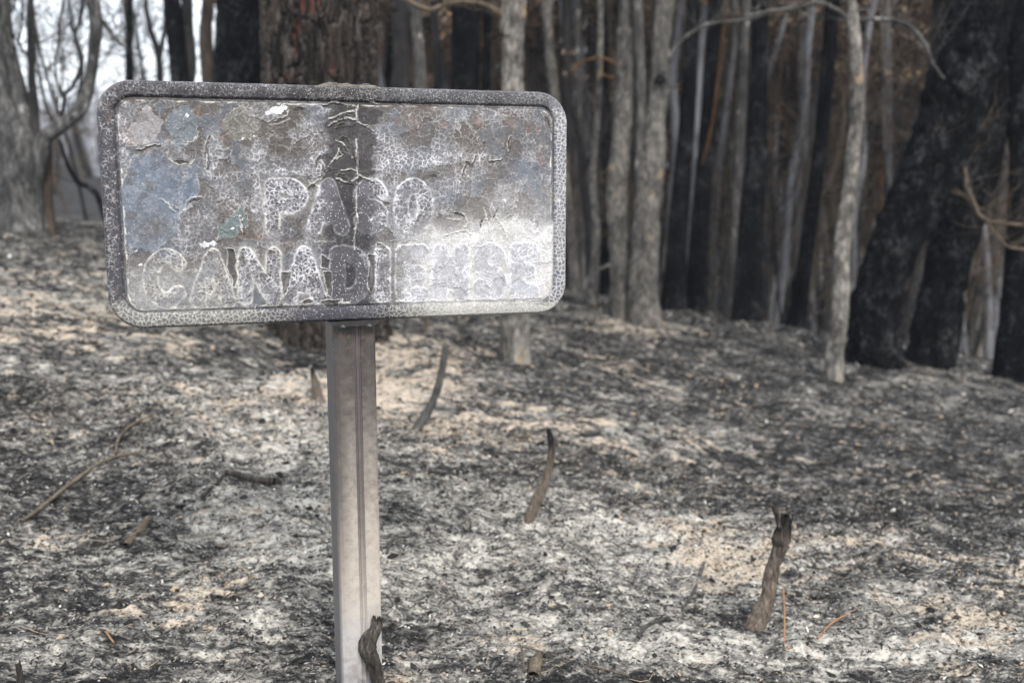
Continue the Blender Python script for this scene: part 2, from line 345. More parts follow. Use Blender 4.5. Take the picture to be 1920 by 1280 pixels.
def crumbs(n, y0, y1, s0, s1, name, lbl):
    y = np.sqrt(y0 ** 2 + RNG.random(n) * (y1 ** 2 - y0 ** 2)); x = (RNG.random(n) - .5) * 1.16 * y; z = gridval(gz, x, y)
    s = s0 * (s1 / s0) ** (RNG.random(n) ** 1.6)
    O = np.array([[1,0,0],[-1,0,0],[0,1,0],[0,-1,0],[0,0,1],[0,0,-1],[.6,.6,.5],[-.6,-.5,.6],[.6,-.6,.4],[-.5,.6,.5]]); 
    T = [[4,6,7],[4,8,6],[4,7,8],[4,9,6]]
    Q = [[0,2,4],[2,1,4],[1,3,4],[3,0,4],[2,0,5],[1,2,5],[3,1,5],[0,3,5]]
    j = O[None, :6] * s[:, None, None] * (.55 + .9 * RNG.random((n, 6, 1))) * np.array([1.3, .8, .55]); a = RNG.random(n) * 6.28; ca, sa = np.cos(a)[:, None], np.sin(a)[:, None]
    V = np.stack([j[..., 0] * ca - j[..., 1] * sa + x[:, None], j[..., 0] * sa + j[..., 1] * ca + y[:, None], j[..., 2] + RNG.normal(0, .15, (n, 6)) * s[:, None] + z[:, None] + s[:, None] * .3], -1).reshape(-1, 3)
    F = (np.array(Q)[None] + np.arange(n)[:, None, None] * 6).reshape(-1, 3)
    k = np.where(RNG.random(n) < .72, RNG.random(n) * .38, np.where(RNG.random(n) < .7, .4 + .35 * RNG.random(n), .86 + .14 * RNG.random(n)))
    if s0 > .005: k = k * .38
    return tag(mesh_np(name, V, F, M_LITTER, None, False, {'cv': np.repeat(k, 6)}), lbl, 'litter', kind='stuff')
crumbs(5200, 1.75, 5.5, .003, .013, 'char_crumbs', 'crumbs of charcoal and ash crust strewn over the near ground')
crumbs(900, 3.0, 8.5, .008, .02, 'char_lumps', 'larger black lumps of char strewn over the ground')
litter(45000, 3.7, 8.5, .004, .013, .003, 'leaf_litter', 'scorched leaf and ash scraps spread over the ground towards the trees', 2.5)

mbs = MB(); rs = np.random.default_rng(3)
for k in range(900):
    y = math.sqrt(1.75 ** 2 + rs.random() * (5.2 ** 2 - 1.75 ** 2)); x = (rs.random() - .5) * 1.14 * y; a = rs.normal(.3, .9); ln = rs.uniform(.02, .09); q = []
    for t_ in (-.5, -.15, .2, .5):
        px_, py_ = x + ln * t_ * math.cos(a + t_ * .6), y + ln * t_ * math.sin(a + t_ * .6); q.append(Vector((px_, py_, float(gridval(gz, np.array([px_]), np.array([py_]))[0]) + .003 + rs.random() * .004)))
    V, F, c = tube(q, [.0006, .0009, .0008, .0004], 4, .05, cap=False); mbs.add(V, F, c * 0 + (rs.random() * .5 if rs.random() < .8 else .93))
tag(mbs.build('charred_straws', M_LITTER), 'hair-thin burnt straws and needles scattered on the ash', 'litter', kind='stuff')

# ------------------------------------------------------------------ THE SIGN
SW, SH_ = 0.8925, 0.45
r1 = np.array([.9570, .0437, .2860]); r1 /= np.linalg.norm(r1)
r2 = np.array([-.0205, .9875, -.1570]); r2 -= r1 * (r1 @ r2); r2 /= np.linalg.norm(r2)
T0 = np.array([-.7405, .0211, 1.8330])
def c2w(v): return np.array([v[0], v[2] * CP + v[1] * SP, -v[2] * SP + v[1] * CP])
W1, W2 = c2w(r1), c2w(r2); W3 = np.cross(W1, W2)                      # right, up, towards the viewer
if W3[1] > 0: W3 = -W3
WO = c2w(T0) + np.array([0, 0, EYE])
postx = 0.553 * SW - .043
baseW = Vector(WO + W1 * postx); baseW.z = 0.0
sign = empty('road_sign', (0, 0, 0), 'burnt rectangular road sign with blistered grey paint on its own steel post', 'road sign')
sign.matrix_world = Matrix(((W1[0], W2[0], W3[0], WO[0]), (W1[1], W2[1], W3[1], WO[1]), (W1[2], W2[2], W3[2], WO[2]), (0, 0, 0, 1)))
# local frame: x right, y up, z to the viewer, origin bottom-left corner
NX, NY = 1190, 600
u_ = np.linspace(0, SW, NX); v_ = np.linspace(0, SH_, NY); U, V_ = np.meshgrid(u_, v_); U = U.ravel(); V_ = V_.ravel()
RC = .062
def rr_sd(U, V, r=RC, inset=0.):
    qx = np.abs(U - SW / 2) - (SW / 2 - inset - r); qy = np.abs(V - SH_ / 2) - (SH_ / 2 - inset - r)
    return -(np.hypot(np.maximum(qx, 0), np.maximum(qy, 0)) + np.minimum(np.maximum(qx, qy), 0) - r)
d0 = rr_sd(U, V_); outside = d0 < 0
ux, vy = U.copy(), V_.copy()
cx = np.where(U < SW / 2, RC, SW - RC); cy = np.where(V_ < SH_ / 2, RC, SH_ - RC)
L_ = np.hypot(U - cx, V_ - cy) + 1e-9
ux = np.where(outside, cx + (U - cx) / L_ * RC, ux); vy = np.where(outside, cy + (V_ - cy) / L_ * RC, vy)
d = np.maximum(d0, 0)
# picture coordinates of every point on the plate, only used to lay out the paint damage
cc_ = T0[None] + ux[:, None] * r1[None] + vy[:, None] * r2[None]
PX = 960 + FPX * cc_[:, 0] / cc_[:, 2]; PY = 640 - FPX * cc_[:, 1] / cc_[:, 2]
mx, my = ux * 1000, vy * 1000                                         # millimetres
wx = PX + 5 * fbm(mx / 22, my / 22, 101, 4) + 1.5 * fbm(mx / 4, my / 4, 103, 2); wy = PY + 5 * fbm(mx / 22 + 9, my / 22, 102, 4) + 1.5 * fbm(mx / 4, my / 4, 104, 2)
def poly_sd(pts, X=None, Y=None):
    X = wx if X is None else X; Y = wy if Y is None else Y
    P_ = np.array(pts, float); dmin = np.full(X.shape, 1e9); ins = np.zeros(X.shape, bool)
    for i in range(len(P_)):
        a = P_[i]; b = P_[(i + 1) % len(P_)]; e = b - a
        t = np.clip(((X - a[0]) * e[0] + (Y - a[1]) * e[1]) / (e @ e), 0, 1)
        dmin = np.minimum(dmin, np.hypot(X - a[0] - t * e[0], Y - a[1] - t * e[1]))
        cr = ((a[1] > Y) != (b[1] > Y)); xi = a[0] + (Y - a[1]) / (b[1] - a[1] + 1e-9) * e[0]; ins ^= cr & (X < xi)
    return np.where(ins, dmin, -dmin)                                  # positive inside
def line_sd(pts, X=None, Y=None):
    X = wx if X is None else X; Y = wy if Y is None else Y; dmin = np.full(X.shape, 1e9)
    for (a0, a1), (b0, b1) in zip(pts[:-1], pts[1:]):
        ex, ey = b0 - a0, b1 - a1; t = np.clip(((X - a0) * ex + (Y - a1) * ey) / (ex * ex + ey * ey + 1e-9), 0, 1)
        dmin = np.minimum(dmin, np.hypot(X - a0 - t * ex, Y - a1 - t * ey))
    return dmin
def bez(cx, cy, rx, ry, a0, a1, n=14):
    return [(cx + rx * math.cos(R(a0 + (a1 - a0) * k / n)), cy - ry * math.sin(R(a0 + (a1 - a0) * k / n))) for k in range(n + 1)]
HW = 14.2                                                              # half stroke width
def letter(ch, x0, x1, y0, y1):
    i = HW; l, r_, t, b = x0 + i, x1 - i, y0 + i, y1 - i; m = (t + b) / 2; cx = (l + r_) / 2; rx = (r_ - l) / 2; ry = (b - t) / 2
    if ch == 'P': return [[(l, b), (l, t), (cx, t)] + bez(cx, t + ry * .52, rx, ry * .52, 90, -90) + [(l, t + ry * 1.04)]]
    if ch == 'A': return [[(l, b), (cx, t), (r_, b)], [(l + rx * .45, b - ry * .55), (r_ - rx * .45, b - ry * .55)]]
    if ch == 'S': return [bez(cx, t + ry * .5, rx, ry * .5, 20, 270) + bez(cx, b - ry * .5, rx, ry * .5, 90, -160)]
    if ch == 'O': return [bez(cx, m, rx, ry, 0, 360, 24)]
    if ch == 'C': return [bez(cx, m, rx, ry, 42, 318, 24)]
    if ch == 'N': return [[(l, b), (l, t), (r_, b), (r_, t)]]
    if ch == 'D': return [[(l, b), (l, t), (cx - 4, t)] + bez(cx - 4, m, rx + 4, ry, 90, -90) + [(l, b)]]
    if ch == 'I': return [[(cx, t), (cx, b)]]
    if ch == 'E': return [[(r_, t), (l, t), (l, b), (r_, b)], [(l, m), (r_ - 6, m)]]
LET = [('P',496,577,335,437),('A',575,655,335,440),('S',663,727,335,440),('O',737,812,335,440),
       ('C',268,356,467,578),('A',356,442,466,577),('N',446,527,464,573),('A',528,612,462,572),('D',618,697,461,570),('I',700,735,460,568),('E',742,805,458,567),('N',811,880,457,566),('S',886,950,456,565),('E',956,1010,455,560)]
lx = PX + 2.0 * fbm(mx / 12, my / 12, 111, 4); ly = PY + 2.0 * fbm(mx / 12 + 7, my / 12, 112, 3)
led = np.full(PX.shape, 1e9)
for ch, a, b, c_, e_ in LET:
    sel = (PX > a - 12) & (PX < b + 12) & (PY > c_ - 12) & (PY < e_ + 12); ix_ = np.where(sel)[0]
    for st in letter(ch, a, b, c_, e_): led[ix_] = np.minimum(led[ix_], line_sd(st, lx[ix_], ly[ix_]))
led = led - HW                                                         # <0 inside a letter
inlet = ss(1.5, -1.5, led); edge_l = np.exp(-((led) / 2.0) ** 2); near_l = ss(16, 2, led)
# crackle at several sizes
wpx = mx + 3 * fbm(mx / 9, my / 9, 121, 3); wpy = my + 3 * fbm(mx / 9 + 5, my / 9, 122, 3)
def crk(cell, seed, wdt):
    a, b, c = voro(wpx / cell, wpy / cell, seed); return np.exp(-(((b - a) * cell) / wdt) ** 2), c, (b - a) * cell
c_big, id_b, e_b = crk(21., 1, 1.5); c_mid, id_m, e_m = crk(11., 2, 1.5); c_fine, id_f, e_f = crk(8.2, 3, 1.6); c_tiny, id_t, e_t = crk(3.4, 4, .9)
px_ = mx + 17 * fbm(mx / 24, my / 24, 221, 5, .62); py_ = my + 17 * fbm(mx / 24 + 5, my / 24, 222, 5, .62)      # plates of paint that lifted separately
_a, _b2, pid = voro(px_ / 34, py_ / 34, 41); pe = (_b2 - _a) * 34
lo1 = fbm(mx / 60, my / 60, 131, 4); lo2 = fbm(mx / 35, my / 35, 132, 4); lo3 = fbm(mx / 90, my / 70, 133, 3); hi = fbm(mx / 2.2, my / 2.2, 134, 3, .7); me_ = fbm(mx / 9, my / 9, 135, 4, .65)
ri = d * 1000                                                          # mm from the edge
RIMW = 29.
isrim = ss(RIMW + .8, RIMW - .8, ri)
# --- regions
def blob(cx, cy, rx, ry, p=2): return np.exp(-(np.abs((wx - cx) / rx) ** p + np.abs((wy - cy) / ry) ** p))
strip = ss(56, 38, np.abs(wx - 652 - 26 * fbm(my / 34, my * 0, 141, 4, .7)) + 16 * fbm(mx / 16, my / 16, 143, 4, .65) + 8 * ss(330, 480, wy)) * ss(160, 190, wy)
strip_up = strip * ss(352, 330, wy)
white = np.clip(ss(690, 850, wx + 10 * lo2) * ss(390, 470, wy + 25 * lo1) * 1.3 + .40 * ss(760, 1010, wx) * ss(240, 460, wy), 0, 1)
cream = ss(520, 330, wx) * ss(455, 520, wy)
blue = np.clip(blob(300, 330, 68, 42, 3) + .7 * blob(345, 355, 32, 36, 3), 0, 1)
# --- base colour
def colr(c): return lin(*c)[None]
Cc = np.zeros((len(PX), 3)) + colr((106, 105, 106))
def lay(c, m): 
    global Cc
    m = np.clip(m, 0, 1)[:, None]; Cc = Cc * (1 - m) + colr(c) * m
lay((98, 93, 89), ss(.0, .35, lo1) * .8); lay((122, 122, 126), ss(.05, .4, -lo2) * .7); lay((86, 82, 80), ss(.15, .4, lo2 * lo1 * 6) * .6)
lay((94, 87, 80), blob(540, 255, 75, 40, 3) * .9); lay((100, 91, 84), blob(450, 400, 48, 60, 3) * .8); lay((76, 71, 68), blob(575, 245, 28, 30, 3) * .8); lay((84, 78, 74), blob(520, 265, 50, 14) * .8)
lay((130, 122, 114), ss(700, 780, wx) * ss(450, 330, wy) * ss(-.1, .25, lo2) * .8); lay((118, 104, 92), ss(740, 780, wx) * ss(330, 300, wy) * ss(.08, .3, lo1) * .7)
lay((140, 138, 134), blob(905, 405, 70, 40, 4) * .85); lay((106, 116, 134), blob(985, 320, 34, 34, 3) * .75); lay((92, 104, 122), blob(838, 365, 34, 24, 3) * .75); lay((104, 116, 122), blob(865, 215, 24, 16, 3) * .7)
lay((98, 106, 116), blue * .6); lay((104, 104, 112), blob(300, 415, 75, 50, 3) * .7); lay((92, 84, 80), blob(290, 425, 35, 22) * .8)
lay((84, 84, 94), ss(262, 230, wx) * ss(430, 470, wy) * ss(512, 490, wy) * .9 + blob(270, 475, 60, 18, 3) * .7)
lay((60, 57, 58), strip * .94); lay((74, 71, 76), ss(340, 360, wy) * ss(60, 46, np.abs(wx - 640)) * (1 - strip) * .7)
lay((74, 72, 77), ss(350, 380, wy) * ss(730, 690, wx) * ss(505, 540, wx) * .65)
lay((194, 193, 190), white * (.80 + .40 * me_ + .30 * lo2)); lay((140, 139, 136), cream * (.7 + .3 * me_ + .3 * lo2))
lay((190, 188, 184), blob(980, 410, 55, 40, 3) * .35)
lay((196, 200, 208), blob(983, 536, 25, 10, 6) * .9); lay((158, 162, 176), blob(983, 485, 24, 24, 6) * .55)
i3 = poly_sd([(248,296),(302,284),(312,300),(335,314),(369,308),(376,360),(350,388),(336,400),(330,440),(290,470),(235,460),(224,400),(228,350)]); bm_ = ss(-.8, .8, i3)
ty = pid; soft = 1 - strip
pA = (ty < .42); pB = (ty >= .42) & (ty < .66); pC = (ty >= .66) & (ty < .84); pD = ty >= .84
inn_p = (1 - bm_) * ss(.6, 2.2, pe) * (1 - white * .75) * soft * (1 - cream * .6)
lay((86, 80, 76), pA * inn_p * (.7 - .5 * bm_) * ss(-.35, .1, me_ + .3)); lay((100, 99, 101), pB * inn_p * .55); lay((116, 116, 118), pC * inn_p * .45); lay((90, 96, 104), pD * inn_p * .6)
# peeled islands
def island(pts, c, rim=(88, 70, 56), mottled=.25, shift=5):
    s = poly_sd(pts, wx + 5 * me_, wy + 5 * np.roll(me_, 700)); ins = ss(-.8, .8, s)
    lay(rim, ss(-11, -3, s) * (1 - ins) * ss(-.25, .25, me_) * .8)
    lay(c, ins); lay((190, 188, 186), ins * ss(.25, .6, hi) * mottled); lay((205, 203, 200), np.exp(-((s + .6) / 1.1) ** 2) * .8 * ss(-.3, .1, lo2))
    return s
i1 = island([(272,200),(306,224),(300,252),(286,271),(250,268),(232,254),(256,226)], (146, 143, 144))
i2 = island([(318,208),(350,196),(372,215),(368,255),(330,287),(326,262),(310,235)], (108, 115, 120))
lay((112, 122, 134), bm_ * .9); lay((84, 96, 114), bm_ * blob(350, 350, 34, 34) * .5); lay((108, 116, 132), bm_ * blob(300, 310, 60, 24) * .6); lay((100, 94, 92), bm_ * blob(285, 430, 42, 28) * .7); lay((190, 190, 192), np.exp(-((i3 + .6) / 1.1) ** 2) * ss(-.2, .2, me_) * .6); lay((170, 172, 178), bm_ * c_tiny * .4 * ss(-.1, .3, me_))
i4 = island([(425,214),(455,198),(482,212),(488,240),(470,262),(438,262),(418,242)], (116, 114, 108), (100, 88, 76))
i5 = island([(452,383),(466,420),(442,444),(404,450),(412,424),(428,408)], (103, 114, 114), (92, 78, 68))
for (fx_, fy_, fr) in ((518,208,11),(530,202,8),(506,212,7),(384,461,8),(398,459,6),(376,462,5),(350,217,3),(480,258,3.5),(457,258,3),(452,262,2),(449,405,2.5),(452,412,2.5),(438,429,3),(455,432,2.5),(263,494,3),(253,468,2.5),(947,376,3.5),(1002,512,3)):
    s = fr - np.hypot(wx - fx_, (wy - fy_) * 1.5) + 3 * hi; lay((236, 238, 240), ss(-.5, .8, s))
# rust and tan stains
for (fx_, fy_, rx, ry) in ((237,248,8,22),(245,266,16,5),(372,214,7,14),(416,257,9,7),(960,235,10,12),(1000,243,14,8),(1012,300,6,16),(745,228,5,6),(770,234,16,12),(830,232,10,7),(898,225,8,12),(655,570,9,5),(540,455,10,7),(492,445,18,6)):
    lay((138, 98, 70), blob(fx_, fy_, rx, ry) * .55 * ss(-.5, .4, me_))
# letters: cells and pale outlines
tone = ss(700, 880, wx) * .5 + cream * .35
lay((98, 97, 103), inlet * ss(760, 700, wx) * ss(440, 540, wx) * .55 + inlet * ss(440, 360, wy) * ss(480, 500, wx) * .5); lay((112, 111, 114), inlet * cream * .5); lay((132, 132, 138), inlet * ss(.3, .8, white) * .62)
lay((150, 149, 150), inlet * ss(.1, .5, id_f * 2 - 1) * .25)
# frosted bands of fine white lines between the smooth blisters
frost = np.zeros(len(PX))
for (fx_, fy_, rx, ry, k_) in ((600,300,30,36,1),(588,262,16,40,.8),(700,262,40,34,.9),(735,300,46,30,1),(800,300,50,18,.9),(850,290,44,16,.8),(860,340,34,26,.8),(530,322,60,8,1),(400,300,16,60,.7),(232,270,14,60,.7),(290,268,50,10,.7),(610,200,24,16,.9),(430,375,26,26,.7),(745,340,12,50,.7),(950,215,60,14,.6),(905,300,30,20,.7),(420,330,60,14,.6),(480,335,10,90,.8),(380,410,40,14,.6),(1000,440,30,60,.6),(560,455,100,8,.6),(340,330,20,90,.35)):
    frost = np.maximum(frost, blob(fx_, fy_, rx, ry) * k_)
frost = np.clip(frost + .25 * me_ * (frost > .1), 0, 1) * (1 - strip * .8) * (1 - isrim)
lay((132, 132, 135), frost * .22); 
blist = ss(.08, .20, e_b / 17.) * ss(.35, .7, id_b) * ss(.0, .35, lo1 + lo2 + .1) * (1 - strip) * (1 - white * .7); lay((92, 88, 84), blist * .55)
fr_lines = np.maximum(c_fine, c_tiny * .5) * frost * 1.0
# cracks
reg_fine = np.clip(ss(.0, .25, lo2) + inlet * .8 + isrim, 0, 1) * (1 - blue * .5)
ck = np.maximum(c_big * .5 * (pA | pD), c_mid * (pB | (pC & (pid > .75))) * .95); ck = np.maximum(ck, c_fine * (pC * .95 + inlet * .85 * (1 - .75 * white) * (.35 + .65 * ss(-.2, .25, lo2 + .4 * me_)) + pB * ss(.1, .4, lo2) * .7)); ck = np.maximum(ck, .75 * np.exp(-(pe / 1.6) ** 2) * ss(-.2, .3, lo2 + .1)); ck = np.maximum(ck, c_tiny * np.clip(blue * .35 + white * .45 + ss(.2, .5, -lo1) * .3, 0, 1) * .6)
ck = ck * (1 - .85 * bm_) * (1 - .75 * strip) * (1 - isrim) * (1 - ss(0, 2, i1) * .7) * (1 - ss(0, 2, i2) * .6)
ck = np.clip(ck * (.45 + .8 * ss(-.4, .3, me_ + .3 * lo2)), 0, 1)
Cc = Cc * (.74 + .36 * np.clip(white + .5 * cream, 0, 1))[:, None]
ccol = np.where((cream > .3)[:, None], colr((196, 194, 184)), colr((200, 200, 206)))
fr_l = fr_lines * (.6 + .4 * ss(-.4, .2, me_)); lit = np.clip(fr_l + .45 * inlet + .3 * (np.abs(lo2) > .22), 0, 1)[:, None]
ck = ck * (.62 + .25 * inlet) * (1 - .5 * bm_); ck = np.maximum(ck, fr_l)
ccol_hi = np.where((cream > .3)[:, None], colr((186, 184, 175)), colr((222, 222, 226)))
Cc = Cc * (1 - ck[:, None] * .82) + (colr((146, 145, 146)) * (1 - lit) + ccol_hi * lit) * ck[:, None] * .82
edge_v = edge_l * (.34 + .66 * ss(-.3, .3, me_ + .6 * lo2 + .08)) * (1 - isrim)
edge_v = edge_v * (1 - .15 * white) * (1 - .1 * (cream > .3))
ec = np.where((wx < 540)[:, None], colr((190, 188, 180)), colr((206, 206, 208)))
ev = np.clip(edge_v * np.where(strip > .5, .5, .74), 0, 1)[:, None]; Cc = Cc * (1 - ev) + ec * ev
halo = np.clip(near_l * (1 - inlet) * ss(-.2, .4, lo1 + .2) * .35 * (1 - strip), 0, 1); lay((165, 164, 163), halo * .8)
lay((92, 90, 94), inlet * strip * .7)
dm = ss(50, 30, np.abs(wx - 658)) * ss(345, 380, wy) * (1 - isrim); Cc = Cc * (1 - .38 * dm)[:, None]
# white specks on the dark middle letters
sp = (hsh(np.floor(mx / 1.3), np.floor(my / 1.3), 9) > .975) & (inlet > .3) & (wx > 560) & (wx < 735); lay((205, 205, 208), sp * .85)
sp2 = (hsh(np.floor(mx / 1.1), np.floor(my / 1.1), 19) > .992); lay((190, 190, 192), sp2 * .6 * (1 - strip_up))
# wedge holes beside the letters and other dark gaps, with shade painted under curled lips
dark = np.zeros(len(PX)); ridge = np.zeros(len(PX))
def gap(pts, wd, k=1.):
    global dark
    dark = np.maximum(dark, ss(wd + 1, wd - 1, line_sd(pts)) * k)
def lip(pts, wd=1.6, k=1.):
    global ridge
    ridge = np.maximum(ridge, np.exp(-(line_sd(pts) / wd) ** 2) * k)
for pg in ([(426,470),(438,470),(444,520),(438,540),(432,515)],[(528,512),(545,512),(540,540),(532,555)],[(606,512),(621,512),(622,556),(616,552)],[(691,480),(703,478),(704,530),(694,548),(688,540),(695,515)],[(601,478),(616,488),(618,505),(604,500)],
           [(566,566),(584,560),(586,566),(572,570)],[(602,565),(640,562),(632,576),(612,578)],[(706,460),(722,464),(722,466),(706,466)]):
    s = poly_sd(pg); dark = np.maximum(dark, ss(-1, 1.2, s)); ridge = np.maximum(ridge, np.exp(-((s + 1.8) / 1.2) ** 2) * .7)
for pts in ([(606,196),(628,190),(645,192),(652,200)],[(618,224),(640,216),(664,208)],[(616,236),(636,225),(650,222),(672,224)],[(670,228),(690,238),(700,248)],[(598,330),(612,318),(630,296),(633,280)],[(632,262),(652,280),(660,296)],[(630,300),(640,288),(634,284)],[(671,196),(667,210),(669,226)],[(684,187),(694,192),(704,196)],[(640,320),(660,318),(668,326)],[(632,335),(655,342),(672,332)],[(668,262),(670,300),(668,330)],[(668,340),(668,400),(664,470)],[(672,330),(700,342)]):
    lip(pts); gap([(a + 1, b + 4) for a, b in pts], 1.6, .9)
for pts in ([(386,276),(392,300),(390,322),(402,338)],[(392,255),(386,275)],[(745,190),(755,197)],[(765,193),(790,192)],[(872,310),(866,330)],[(874,302),(884,312),(894,296)],[(960,255),(952,285)],[(920,303),(940,300)],[(1016,215),(1032,236)],[(700,355),(702,366)],[(255,283),(300,276)],[(452,412),(460,440)]):
    gap(pts, 1.8); lip([(a - 2, b - 3) for a, b in pts], 1.3, .8)
for pts in ([(310,288),(318,302),(336,310),(356,306),(364,298)],[(345,395),(350,378),(362,370),(380,372)],[(500,228),(520,226),(536,218),(540,208)],[(505,236),(522,234),(542,224)],[(845,395),(870,402),(880,420),(870,426)],[(838,412),(862,412)],[(905,390),(915,420),(925,455)],[(920,385),(938,420),(945,440)],[(300,372),(316,382),(330,400)],[(836,440),(870,430),(882,440)],[(475,316),(485,330),(492,372),(498,430)],[(580,345),(596,352)],[(600,300),(612,320),(596,338),(580,352)]):
    lip(pts, 1.6, .75)
for pts in ([(374,606),(398,592)],[(425,570),(470,555)],[(395,560),(430,548)],[(215,585),(250,590),(340,592),(430,588)]): gap(pts, 1.0, .5)
lay((58, 55, 54), dark * .72); lay((198, 196, 192), ridge * .8 * (.5 + .5 * ss(-.4, .3, me_)))
# inner edge band: pale cracked line just inside the rim
band = np.exp(-((ri - 36 - 1.5 * me_ * 1.5) / 1.4) ** 2) * ss(-.15, .25, fbm(mx / 18, my / 18, 151, 4)) * (.35 + .65 * ss(-.3, .3, me_)); lay((205, 202, 192), band * .85)
band2 = np.exp(-((ri - 33.2 - 1.5 * me_) / 1.0) ** 2); lay((52, 50, 52), band2 * .7 * (1 - white))
groove = np.exp(-((ri - RIMW - .8) / 1.6) ** 2); lay((44, 43, 47), groove * .75 * (1 - .75 * white) * (1 - .7 * ss(560, 590, wy)))
# rim colours
top = ss(212, 196, wy); bot = ss(555, 575, wy); lef = ss(225, 210, wx); rig = ss(1022, 1032, wx)
def layr(c, m): lay(c, np.clip(m, 0, 1) * isrim)
layr((64, 63, 67), 1. + 0 * wx)
layr((56, 54, 57), top); layr((44, 42, 41), top * blob(640, 170, 90, 60, 4)); layr((84, 84, 86), top * ss(700, 860, wx) * .6 * (.6 + .5 * hi))
layr((100, 99, 98), bot * ss(560, 430, wx)); layr((62, 61, 67), bot * blob(625, 590, 110, 60, 3)); layr((158, 157, 152), bot * ss(720, 850, wx) * .95)
layr((96, 98, 112), rig * ss(575, 540, wy) * .9); layr((96, 95, 95), rig * top * .8)
cm_r = np.maximum(c_mid * .4, c_fine); 
layr((200, 200, 202), c_fine * lef * .35 * ss(-.2, .3, me_)); layr((150, 150, 152), c_fine * top * .30 * ss(-.2, .3, lo2 + .1)); layr((48, 47, 50), c_fine * top * .45 * ss(.3, -.2, lo2)); layr((196, 194, 184), cm_r * rig * .75 * (1 - top)); layr((180, 178, 168), c_fine * bot * (1 - blob(625, 590, 100, 60, 3)) * .6)
layr((130, 129, 129), (hi > .38) * top * .5 * ss(-.2, .3, lo2 + .2 + .3 * (wx > 700))); layr((200, 199, 196), ss(.5, .7, fbm(mx / 1.8, my / 1.8, 172, 2)) * .6)
layr((104, 86, 74), ss(.42, .62, fbm(mx / 7, my / 7, 161, 2)) * lef * .5)
Cc = Cc * (1 + .16 * hi + .10 * me_)[:, None] * np.array([.985, .99, 1.01])[None]
# --- relief (metres)
prof = np.where(ri < 7, -.011 * (1 - ri / 7) ** 2.2 + .0035, .0035)
prof = np.where(ri >= 7, .0035 * ss(RIMW + 1, RIMW - 4, ri) + .0012 * np.sin(np.clip((ri - 7) / 20, 0, 1) * np.pi), prof)
zz = prof - .0016 * np.exp(-((ri - RIMW - 1) / 1.6) ** 2)
inn = 1 - isrim
zz += inn * (.0008 * lo2 + .0010 * inlet + .0004 * edge_l)
zz += (.00045 * ck + .0004 * me_ + .0001 * hi) * inn
zz += isrim * (.0005 * ss(.2, 1.4, e_f / 1.) * (1 - lef * .7) + .00025 * hi) * ss(0, 5, ri)
for s in (i1, i2, i4, i5): zz -= .0007 * ss(-.8, .8, s)
zz -= .0014 * dark; zz += .0022 * ridge * inn
zz += .0022 * strip_up * (id_b - .5) * ss(.4, 2.5, e_b) * inn + .0004 * band + inn * soft * (1 - .8 * bm_) * (.0016 * (pid - .5) * ss(.4, 2.4, pe) + .0006 * np.exp(-((pe - 1.4) / 1.1) ** 2))
Vs = np.stack([ux, vy, zz], 1)
ii = np.arange(NY - 1)[:, None] * NX + np.arange(NX - 1)[None]; Fs = np.stack([ii, ii + 1, ii + NX + 1, ii + NX], -1).reshape(-1, 4)
Fs = Fs[~outside[Fs].all(1)]
def sign_mat():
    m, t, b = newmat('burnt_sign_paint'); a = t.nodes.new('ShaderNodeAttribute'); a.attribute_name = 'col'
    v = coords(t); n = noise(t, v, 900, 3, .7); n2 = noise(t, v, 260, 4, .7)
    c = mix(t, 1., a.outputs['Color'], ramp(t, n2, [(.3, (.72, .72, .72)), (.7, (1.28, 1.28, 1.28))]), 'MULTIPLY')
    t.links.new(c, b.inputs[0]); b.inputs['Roughness'].default_value = .6; b.inputs['Specular IOR Level'].default_value = .22
    bumpn(t, b, n, .35, .0006); return m
panel = mesh_np('panel', Vs, Fs, sign_mat(), sign, True, {'col': np.clip(Cc, .004, .9)})
def simple(name, c, rough=.6, metal=0., nscale=40, var=.35):
    m, t, b = newmat(name); n = noise(t, coords(t), nscale, 5, .65)
    lo = tuple(x * (1 - var) for x in c); hi_ = tuple(min(1, x * (1 + var)) for x in c)
    t.links.new(ramp(t, n, [(.3, lo), (.7, hi_)]), b.inputs[0]); b.inputs['Roughness'].default_value = rough; b.inputs['Metallic'].default_value = metal
    bumpn(t, b, n, .2, .002); return m
M_SOOT = simple('sooty_metal', (.035, .034, .035), .7); M_BOLT = simple('bolt_metal', (.09, .088, .09), .55, .2, 200)
# back shell of the plate
def rrect(r, ins, n=10):
    out = []
    for qx, qy, a0 in ((SW - r, SH_ - r, 0), (r, SH_ - r, 90), (r, r, 180), (SW - r, r, 270)):
        for k in range(n + 1):
            a = R(a0 + 90 * k / n); out.append((qx + (r - ins) * math.cos(a), qy + (r - ins) * math.sin(a)))
    return np.array(out)
o1 = rrect(RC, .0006); o2 = rrect(RC, .012); n_ = len(o1); mb = MB()
Vb = np.vstack([np.c_[o1, np.full(n_, -.0076)], np.c_[o1, np.full(n_, -.024)], np.c_[o2, np.full(n_, -.024)], np.c_[o2, np.full(n_, -.010)], [[SW / 2, SH_ / 2, -.010]]])
Fb = []
for s_ in range(3):
    for k in range(n_): Fb.append([s_ * n_ + k, (s_ + 1) * n_ + k, (s_ + 1) * n_ + (k + 1) % n_, s_ * n_ + (k + 1) % n_])
for k in range(n_): Fb.append([3 * n_ + k, 4 * n_, 4 * n_, 3 * n_ + (k + 1) % n_])
me = bpy.data.meshes.new('panel_back'); me.from_pydata(Vb.tolist(), [], [list(dict.fromkeys(f)) for f in Fb]); me.materials.append(M_SOOT)
pb = bpy.data.objects.new('panel_back', me); COL.objects.link(pb); pb.parent = sign
